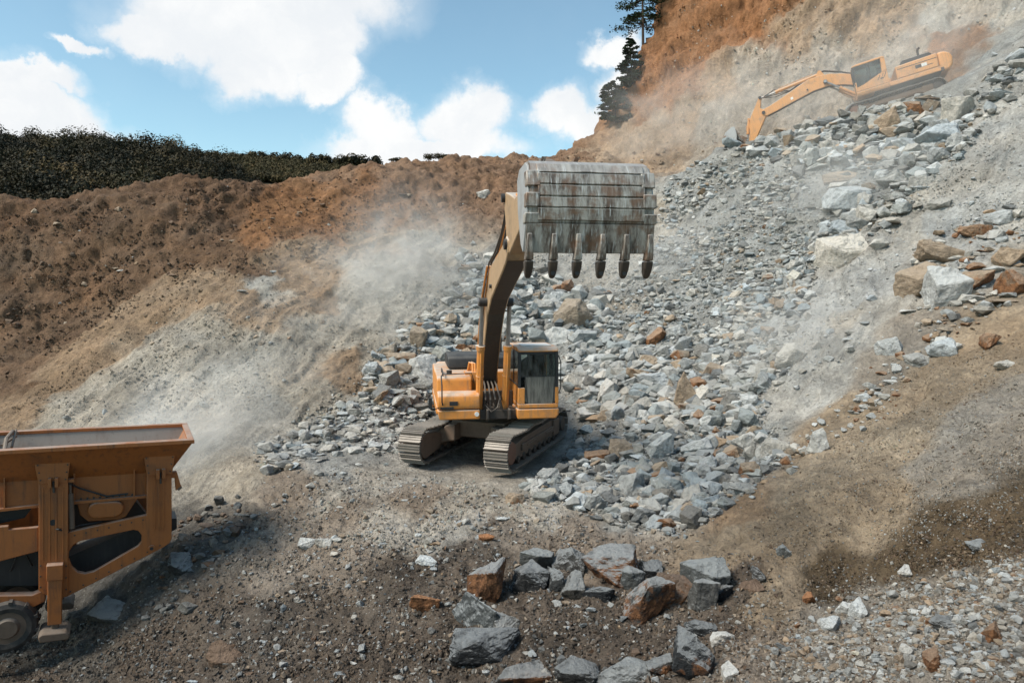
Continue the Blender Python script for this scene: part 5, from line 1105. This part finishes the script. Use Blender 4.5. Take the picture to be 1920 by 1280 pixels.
# -------- the rest of the rubble and the gravel as masses nobody could count
def mass(name, lst, templates, seed):
    r = np.random.default_rng(seed); V, Fc, Cc = [], [], []; o = 0
    for (p, dim, col) in lst:
        v, f = templates[r.integers(len(templates))]; M_ = rot3(r)
        v2 = (v * np.array([1, .85, .75])) @ M_.T * dim + p
        V.append(v2); Fc.append(f + o); Cc.append(np.tile(col, (len(v), 1))); o += len(v)
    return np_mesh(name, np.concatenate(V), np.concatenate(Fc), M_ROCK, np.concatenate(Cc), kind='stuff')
r_ = np.random.default_rng(77)
lst = [(p + np.array([0, 0, dim[2] * r_.uniform(.05, .45)]), dim * 1.08, np.array(shade_jit(r_, tint))) for zi, p, dim, tint, sc in ROCKS[NI:]]
RUB = mass('rubble', lst, T_SMALL, 5); RUB['label'] = 'broken grey rubble filling the slides round the excavators'
GR = [([(420, 1280), (350, 1120), (470, 980), (560, 880), (740, 870), (960, 930), (1150, 1010), (1420, 1040), (1480, 1150), (1400, 1280)], 42000, .014, .085, ['grey', 'brown', 'tan', 'pale grey', 'dark grey']),
      ([(0, 1280), (0, 1200), (240, 1150), (350, 1120), (420, 1280)], 7000, .014, .08, ['dark grey', 'brown', 'grey']),
      ([(1400, 1280), (1480, 1150), (1600, 1080), (2120, 960), (2120, 1280)], 42000, .012, .065, ['tan', 'grey', 'pale grey', 'brown']),
      ([(1480, 1110), (1560, 1040), (1700, 1010), (2120, 880), (2120, 1060), (1700, 1090)], 15000, .012, .05, ['brown', 'brown', 'tan', 'dark grey']),
      ([(1600, 1000), (2120, 720), (2120, 900), (1720, 1020)], 16000, .01, .045, ['tan', 'grey', 'pale grey']),
      ([(1400, 1000), (1700, 700), (2120, 560), (2120, 740), (1600, 1000), (1480, 1060)], 13000, .012, .055, ['tan', 'brown', 'grey']),
      ([(860, 480), (1240, 420), (1360, 290), (1560, 260), (1560, 440), (1430, 720), (1460, 860), (1270, 1010), (980, 930), (1070, 800), (1050, 640), (880, 700), (700, 770), (480, 880), (560, 780), (760, 640)], 48000, .025, .13, ['grey', 'pale grey', 'bluish grey', 'dark grey']),
      ([(1560, 440), (1780, 200), (2120, 80), (2120, 400), (1700, 470), (1500, 700), (1430, 740)], 11000, .02, .11, ['pale grey', 'grey']),
      ([(0, 400), (440, 340), (900, 300), (1100, 280), (1240, 330), (880, 460), (640, 480), (300, 560), (0, 720)], 22000, .03, .17, ['brown', 'brown', 'brown', 'tan']),
      ([(0, 780), (320, 560), (640, 480), (860, 470), (740, 640), (680, 720), (480, 760), (300, 800)], 13000, .02, .1, ['tan', 'grey', 'pale grey']),
      ([(1130, 260), (1260, 0), (2120, 0), (1560, 160), (1360, 270)], 2500, .05, .22, ['tan', 'tan', 'pale grey'])]
def soil_at(p):
    s_ = int(np.clip((p[0] / p[1] - S_AX[0]) / (S_AX[1] - S_AX[0]), 0, NS - 1)); t_ = int(np.clip((math.log(p[1]) - T_AX[0]) / (T_AX[1] - T_AX[0]), 0, NTT - 1))
    return colr[t_, s_]
lst = []
for poly, n, lo, hi, ts in GR:
    wall_ = poly[0][1] in (400, 780)
    for p in scatter(poly, n, r_, .0 if not wall_ else .12):
        if np.isnan(p[0]) or on_machine(p, 0) and p[1] > 14: continue
        s = lo * (hi / lo) ** (r_.random() ** 1.8)
        if r_.random() < (.97 if wall_ else .68):                                       # a clod of the soil it lies on
            c = np.array([*np.clip(soil_at(p) * r_.uniform(.6, 1.2 if wall_ else 1.75), .02, .5), -1])
        else:
            t = ts[r_.integers(len(ts))]; c = np.array(shade_jit(r_, t, .65, 1.1)); c[3] = min(c[3], -.65) if t != 'orange' else .2
        lst.append((p + np.array([0, 0, s * .12]), np.array([s, s, s]) * r_.uniform(.7, 1.2, 3), c))
GRV = mass('gravel', lst, T_TINY, 6); GRV['label'] = 'loose gravel and clods strewn over the quarry floor and slopes'
# ---------------------------------------------------------------- wooded hills beyond the quarry
def leaf_quads(ctr, nrm, size, r):
    """one bent leaf cluster (two triangles) per centre"""
    n = len(ctr); a = np.cross(nrm, r.normal(size=(n, 3))); a /= np.linalg.norm(a, axis=1)[:, None] + 1e-9; b = np.cross(nrm, a)
    s = size[:, None]; k = r.uniform(.6, 1.2, (n, 4, 1))
    v = np.stack([ctr - a * s * k[:, 0], ctr - b * s * k[:, 1] * .6, ctr + a * s * k[:, 2], ctr + b * s * k[:, 3] * .6 + nrm * s * .3], 1).reshape(-1, 3)
    return v, np.arange(4 * n).reshape(n, 4)
def crown_points(c, rad, n, r, lumps=7):
    """points through a lumpy crown: several offset clumps with gaps between them"""
    lc = r.normal(size=(lumps, 3)); lc /= np.linalg.norm(lc, axis=1)[:, None]; lc = lc * r.uniform(.35, .72, (lumps, 1)); lc[:, 2] = np.abs(lc[:, 2]) * .9 - .15
    lr = r.uniform(.30, .5, lumps); k = r.integers(lumps, size=n); d = r.normal(size=(n, 3)); d /= np.linalg.norm(d, axis=1)[:, None]
    p = lc[k] + d * lr[k][:, None] * r.uniform(.55, 1.05, (n, 1)) ** .5
    return c + p * rad, d + np.array([0, 0, .25])
def hill_z(x, y):
    s = x / y
    # dark near hill falling off to the right, a lower one behind it
    ry = np.interp(s, [-1.4, -.75, -.59, -.49, -.43, -.40, -.37, -.30], [316, 315, 312, 294, 279, 262, 235, 150])
    z1 = ry / 1280 * 158 - 5.4 - np.maximum(0, (158 - y)) * .40 - np.maximum(0, y - 158) * .5
    ry2 = np.interp(s, [-.55, -.4, -.33, -.25, -.2, -.1, 0, .1], [262, 256, 249, 240, 233, 228, 222, 190])
    z2 = ry2 / 1280 * 240 - 2.2 - np.maximum(0, 240 - y) * .30 - np.maximum(0, y - 240) * .4
    return np.maximum(np.maximum(z1, z2), -13)
sx, ty = np.meshgrid(np.linspace(-1.5, .25, 160), np.linspace(84, 420, 130)); hx, hy = sx * ty, ty
hz = hill_z(hx, hy) + fbm(hx * .03, hy * .03, None, 4, 8) * 2.0
ix = np.arange(hx.size).reshape(hx.shape); qd = np.stack([ix[:-1, :-1], ix[:-1, 1:], ix[1:, 1:], ix[1:, :-1]], -1).reshape(-1, 4)
np_mesh('hill', np.stack([hx, hy, hz - .5], -1).reshape(-1, 3), qd, M_HILL, smooth=True, kind='structure')
fr = np.random.default_rng(21); V = []; FC = []; CC = []; o_ = 0
def add_crown(x, y, z, rad, n, tone, size=.34):
    global o_
    p, nr = crown_points(np.array([x, y, z + rad * .55]), np.array([rad, rad, rad * fr.uniform(.8, 1.2)]), n, fr)
    v, f = leaf_quads(p, nr / np.linalg.norm(nr, axis=1)[:, None], fr.uniform(.6, 1.3, n) * size, fr)
    col = np.zeros((n, 4)); col[:, 0] = np.clip(tone + fr.normal(0, .22, n), 0, 1); col[:, 1] = np.clip(max(0, fr.normal(.06, .2)) + fr.normal(0, .03, n), 0, .6); col[:, 3] = 1
    V.append(v); FC.append(f + o_); CC.append(np.repeat(col, 4, 0)); o_ += len(v)
xs = 0
while xs < 2400:
    s = fr.uniform(-.95, -.31); y = fr.uniform(88, 168); z = float(hill_z(np.array(s * y), np.array(y)))
    vis = z + 3 > y * float(np.interp(s, [-.9, -.75, -.6, -.5, -.4], [.06, .08, .12, .14, .155])) 
    if not vis or z < -9: xs += .3; continue
    add_crown(s * y, y, z, fr.uniform(1.5, 2.8) * (1.0 + .8 * (fr.random() < .12)), 330, fr.uniform(-.35, .35) + .9 * float(perlin(np.array(s * y * .045), np.array(y * .045), None, 9)), .27); xs += 1
xs = 0
while xs < 1300:
    s = fr.uniform(-.44, -.17); y = fr.uniform(190, 246); z = float(hill_z(np.array(s * y), np.array(y)))
    if z < 24: xs += .3; continue
    add_crown(s * y, y, z, fr.uniform(1.5, 2.9), 170, fr.uniform(.45, 1.3), .32); xs += 1
fo = np_mesh('forest', np.concatenate(V), np.concatenate(FC), M_LEAF, np.concatenate(CC), kind='stuff')
fo['label'] = 'dense dark woodland covering the hills behind the left quarry wall'

# trees and shrubs that stand out against the sky
def small_tree(name, base, h, w, label, cat, group, mat=None, n=420, tone=.4, seed=0, bush=False, leaf=.11):
    r = np.random.default_rng(seed); root = empty(name, base); tag(root, label, cat, group)
    mb = MB(); top = .35 if bush else .62
    mb.tube([(0, 0, -.3), (.02 * h, 0, h * .3), (.03 * h, .01, h * top), (.01 * h, 0, h * .9)], [h * .03, h * .022, h * .015, h * .004], 7)
    for k in range(7):
        a = r.uniform(0, 6.28); z = h * r.uniform(.3, .75); L = w * r.uniform(.3, .5)
        mb.tube([(.02 * h, 0, z), (math.cos(a) * L * .5, math.sin(a) * L * .5, z + h * .08), (math.cos(a) * L, math.sin(a) * L, z + h * .17)], [h * .012, h * .009, h * .004], 5)
    mb.build('trunk', M_BARK, root)
    c = np.array([.02 * h, 0, h * (.30 if bush else .62)]); p, nr = crown_points(c, np.array([w * .62, w * .62, h * (.72 if bush else .42)]), n, r, 9)
    v, f = leaf_quads(p, nr / np.linalg.norm(nr, axis=1)[:, None], r.uniform(.6, 1.4, n) * leaf * max(h, w) , r)
    col = np.zeros((n, 4)); col[:, 0] = np.clip(tone + r.normal(0, .25, n), 0, 1); col[:, 1] = np.clip(r.normal(.05, .1, n), 0, .5); col[:, 3] = 1
    cr_ = np_mesh('crown', v, f, mat or M_LEAF, np.repeat(col, 4, 0)); cr_.parent = root
    return root
# a line of small trees along the second hill's skyline
for i, (px, pt, pb, wpx) in enumerate([(468, 280, 300, 26), (492, 282, 304, 22), (514, 284, 305, 20), (536, 280, 303, 16), (560, 287, 305, 20), (584, 286, 306, 14), (600, 287, 306, 14), (612, 286, 306, 12), (636, 288, 307, 18), (656, 285, 306, 28), (682, 292, 308, 22), (702, 290, 310, 20)]):
    d = 236; b = P(px, pb + 4, d); h = (pb - pt + 6) * d / F
    small_tree('skyline_tree', b, h, 1.5 * wpx * d / F, ('small dark' if i % 2 else 'small olive') + ' tree in the row along the skyline behind the orange ridge', 'tree', 'skyline trees on the second hill', n=420, tone=.15 if i % 2 else .4, seed=300 + i, leaf=.09, bush=True)
for i, (px, pt, pb, wpx, lb) in enumerate([(806, 281, 294, 22, 'low dark bush on the skyline, left one of the clump'), (822, 279, 294, 20, 'tallest dark bush of the clump on the skyline'), (842, 283, 293, 24, 'low dark bush on the skyline, right one of the clump'), (744, 292, 297, 30, 'thin low shrub on the skyline beside the orange ridge'), (1082, 262, 274, 8, 'tiny lone sapling where the ridge meets the cliff')]):
    d = 49.5 if i < 4 else 53; b = P(px, pb + 5, d); h = (pb - pt) * d / F
    small_tree('skyline_bush', b, h, 1.25 * wpx * d / F, lb, 'bush', 'bushes on the ridge skyline', n=420, tone=.3, seed=340 + i, bush=True, leaf=.055)
# pines on the cliff edge
def pine(name, base, h, spread, label, seed, lean=0.0, low=.15, layers=22, needles=46):
    r = np.random.default_rng(seed); root = empty(name, base); tag(root, label, 'pine tree', 'pines on the cliff edge')
    mb = MB(); mb.tube([(0, 0, -.8), (lean * .3, 0, h * .35), (lean * .7, 0, h * .7), (lean, 0, h)], [h * .022, h * .017, h * .01, h * .003], 8)
    V = []; F_ = []; Cc = []; o = 0
    for k in range(layers):
        t = low + (1 - low) * (k + r.uniform(0, .7)) / layers; z = h * t; rad = spread * (1 - t) ** .6 * r.uniform(.55, 1.1) + .15
        for a in r.uniform(0, 6.28, r.integers(2, 5)):
            x0 = lean * t; dv = np.array([math.cos(a), math.sin(a), 0]); tip = np.array([x0, 0, z]) + dv * rad + np.array([0, 0, r.uniform(-.1, .12) * rad]); mid = (np.array([x0, 0, z]) + tip) / 2 + np.array([0, 0, -.06 * rad])
            mb.tube([(x0, 0, z), tuple(mid), tuple(tip)], [h * .006, h * .004, h * .0015], 5)
            n = needles; u = r.uniform(.35, 1.0, n); p = np.array([x0, 0, z]) * (1 - u[:, None]) + tip * u[:, None] + r.normal(0, 1, (n, 3)) * np.array([.10, .10, .045]) * rad
            nr = r.normal(size=(n, 3)) * .5 + np.array([0, 0, 1]); nr /= np.linalg.norm(nr, axis=1)[:, None]
            v, f = leaf_quads(p, nr, r.uniform(.5, 1.3, n) * .11, r); V.append(v); F_.append(f + o); o += len(v)
            c = np.zeros((n, 4)); c[:, 0] = np.clip(r.normal(.4, .25, n), 0, 1); c[:, 3] = 1; Cc.append(np.repeat(c, 4, 0))
    mb.build('trunk', M_BARK, root)
    cr_ = np_mesh('crown', np.concatenate(V), np.concatenate(F_), M_NEED, np.concatenate(Cc)); cr_.parent = root
    return root
pine('pine_tree', P(1206, 66, 54.5), 4.9, 2.6, 'tall pine with open layered branches at the top of the cliff edge', 61, -.2, .12, 20, 80)
pine('pine_tree', P(1247, 12, 55.2), 4.6, 2.0, 'second pine just beside it, mostly cut off by the top of the photo', 62, .1, .10, 20, 80)
pine('pine_tree', P(1186, 170, 53.4), 3.9, 1.25, 'bushy young pine halfway up the cliff edge against the clouds', 63, -.25, .0, 26, 150)
pine('pine_tree', P(1157, 234, 52.6), 3.2, 1.7, 'broad low pine near the foot of the cliff edge', 64, -.5, .0, 22, 170)
# ---------------------------------------------------------------- drifting stone dust
def dust(name, ctr, radii, dens, label, scale=.45, rotz=0, seed=0, col=(.985, .96, .92)):
    bm = bmesh.new(); bmesh.ops.create_icosphere(bm, subdivisions=3, radius=1.0); me = bpy.data.meshes.new(name); bm.to_mesh(me); bm.free()
    o = bpy.data.objects.new(name, me); COL.objects.link(o); o.location = ctr; o.scale = radii; o.rotation_euler = (0, 0, rotz)
    m = bpy.data.materials.new(name); m.use_nodes = True; t = NT(m.node_tree)
    tc = t.n('ShaderNodeTexCoord'); ob = tc.outputs['Object']
    ln = t.n('ShaderNodeVectorMath', operation='LENGTH'); t.l(ob, ln.inputs[0])
    fall = t.math('POWER', t.ramp(ln.outputs['Value'], 1.0, .0), 1.6)
    mp = t.n('ShaderNodeVectorMath', operation='ADD'); t.l(t.scalevec(ob, tuple(r_ * scale for r_ in radii)), mp.inputs[0]); mp.inputs[1].default_value = (seed * 3.1, seed * 1.7, seed)
    n = t.noise(mp.outputs[0], 1.0, 5, .6, 1.1)
    d = t.math('MULTIPLY', t.math('MULTIPLY', fall, t.ramp(n, .32, .70)), dens)
    pv = t.n('ShaderNodeVolumePrincipled'); pv.inputs['Color'].default_value = (*col, 1); pv.inputs['Anisotropy'].default_value = .0
    t.l(d, pv.inputs['Density']); om = t.n('ShaderNodeOutputMaterial'); t.l(pv.outputs[0], om.inputs['Volume'])
    me.materials.append(m); o['kind'] = 'stuff'; o['label'] = label
    return o
dust('dust', P(330, 850, 17.6), (4.56, 2.64, 2.40), 1.552, 'pale dust rolling down the slope behind the crusher', .5, R(20), 1)
dust('dust', P(470, 740, 20.2), (4.56, 2.64, 2.28), 0.675, 'thin dust over the grey left slope', .45, R(25), 2)
dust('dust', P(700, 540, 27.0), (7.2, 3.6, 3.6), .50, 'wide dust cloud hanging left of the boom', .62, R(-15), 3)
dust('dust', P(770, 480, 28.5), (4.6, 3.6, 4.6), .50, 'dust rising beside the raised boom', .62, 0, 13)
dust('dust', P(590, 620, 23.5), (5.4, 2.6, 2.4), .34, 'low dust over the pale slope left of the excavator', .6, R(20), 14)
dust('dust', P(1330, 200, 41), (11.40, 4.56, 5.04), 0.22, 'thin dust drifting in front of the cliff', .3, R(-10), 4)
dust('dust', P(1620, 170, 31), (10.20, 4.20, 3.84), 0.17, 'thin dust round the far excavator', .3, R(-10), 5)
dust('dust', P(1570, 350, 25.2), (5.28, 3.12, 2.76), 0.486, 'dust puff over the pale boulders on the right slope', .45, 0, 6)
dust('dust', P(1500, 640, 18.6), (3.48, 3.12, 2.52), 0.486, 'dust lying in the gully below the smooth slope', .5, 0, 7)
dust('dust', P(1230, 480, 27.5), (7.20, 3.60, 3.12), 0.216, 'faint dust behind the raised bucket', .4, 0, 8)
dust('dust', P(1250, 270, 44), (7.20, 3.60, 3.12), 0.22, 'dust veil at the foot of the brown cliff', .35, 0, 9)
dust('dust', P(1760, 60, 36), (9.60, 3.60, 4.08), 0.216, 'dust blowing over the top of the rubble at the upper right', .3, 0, 10)
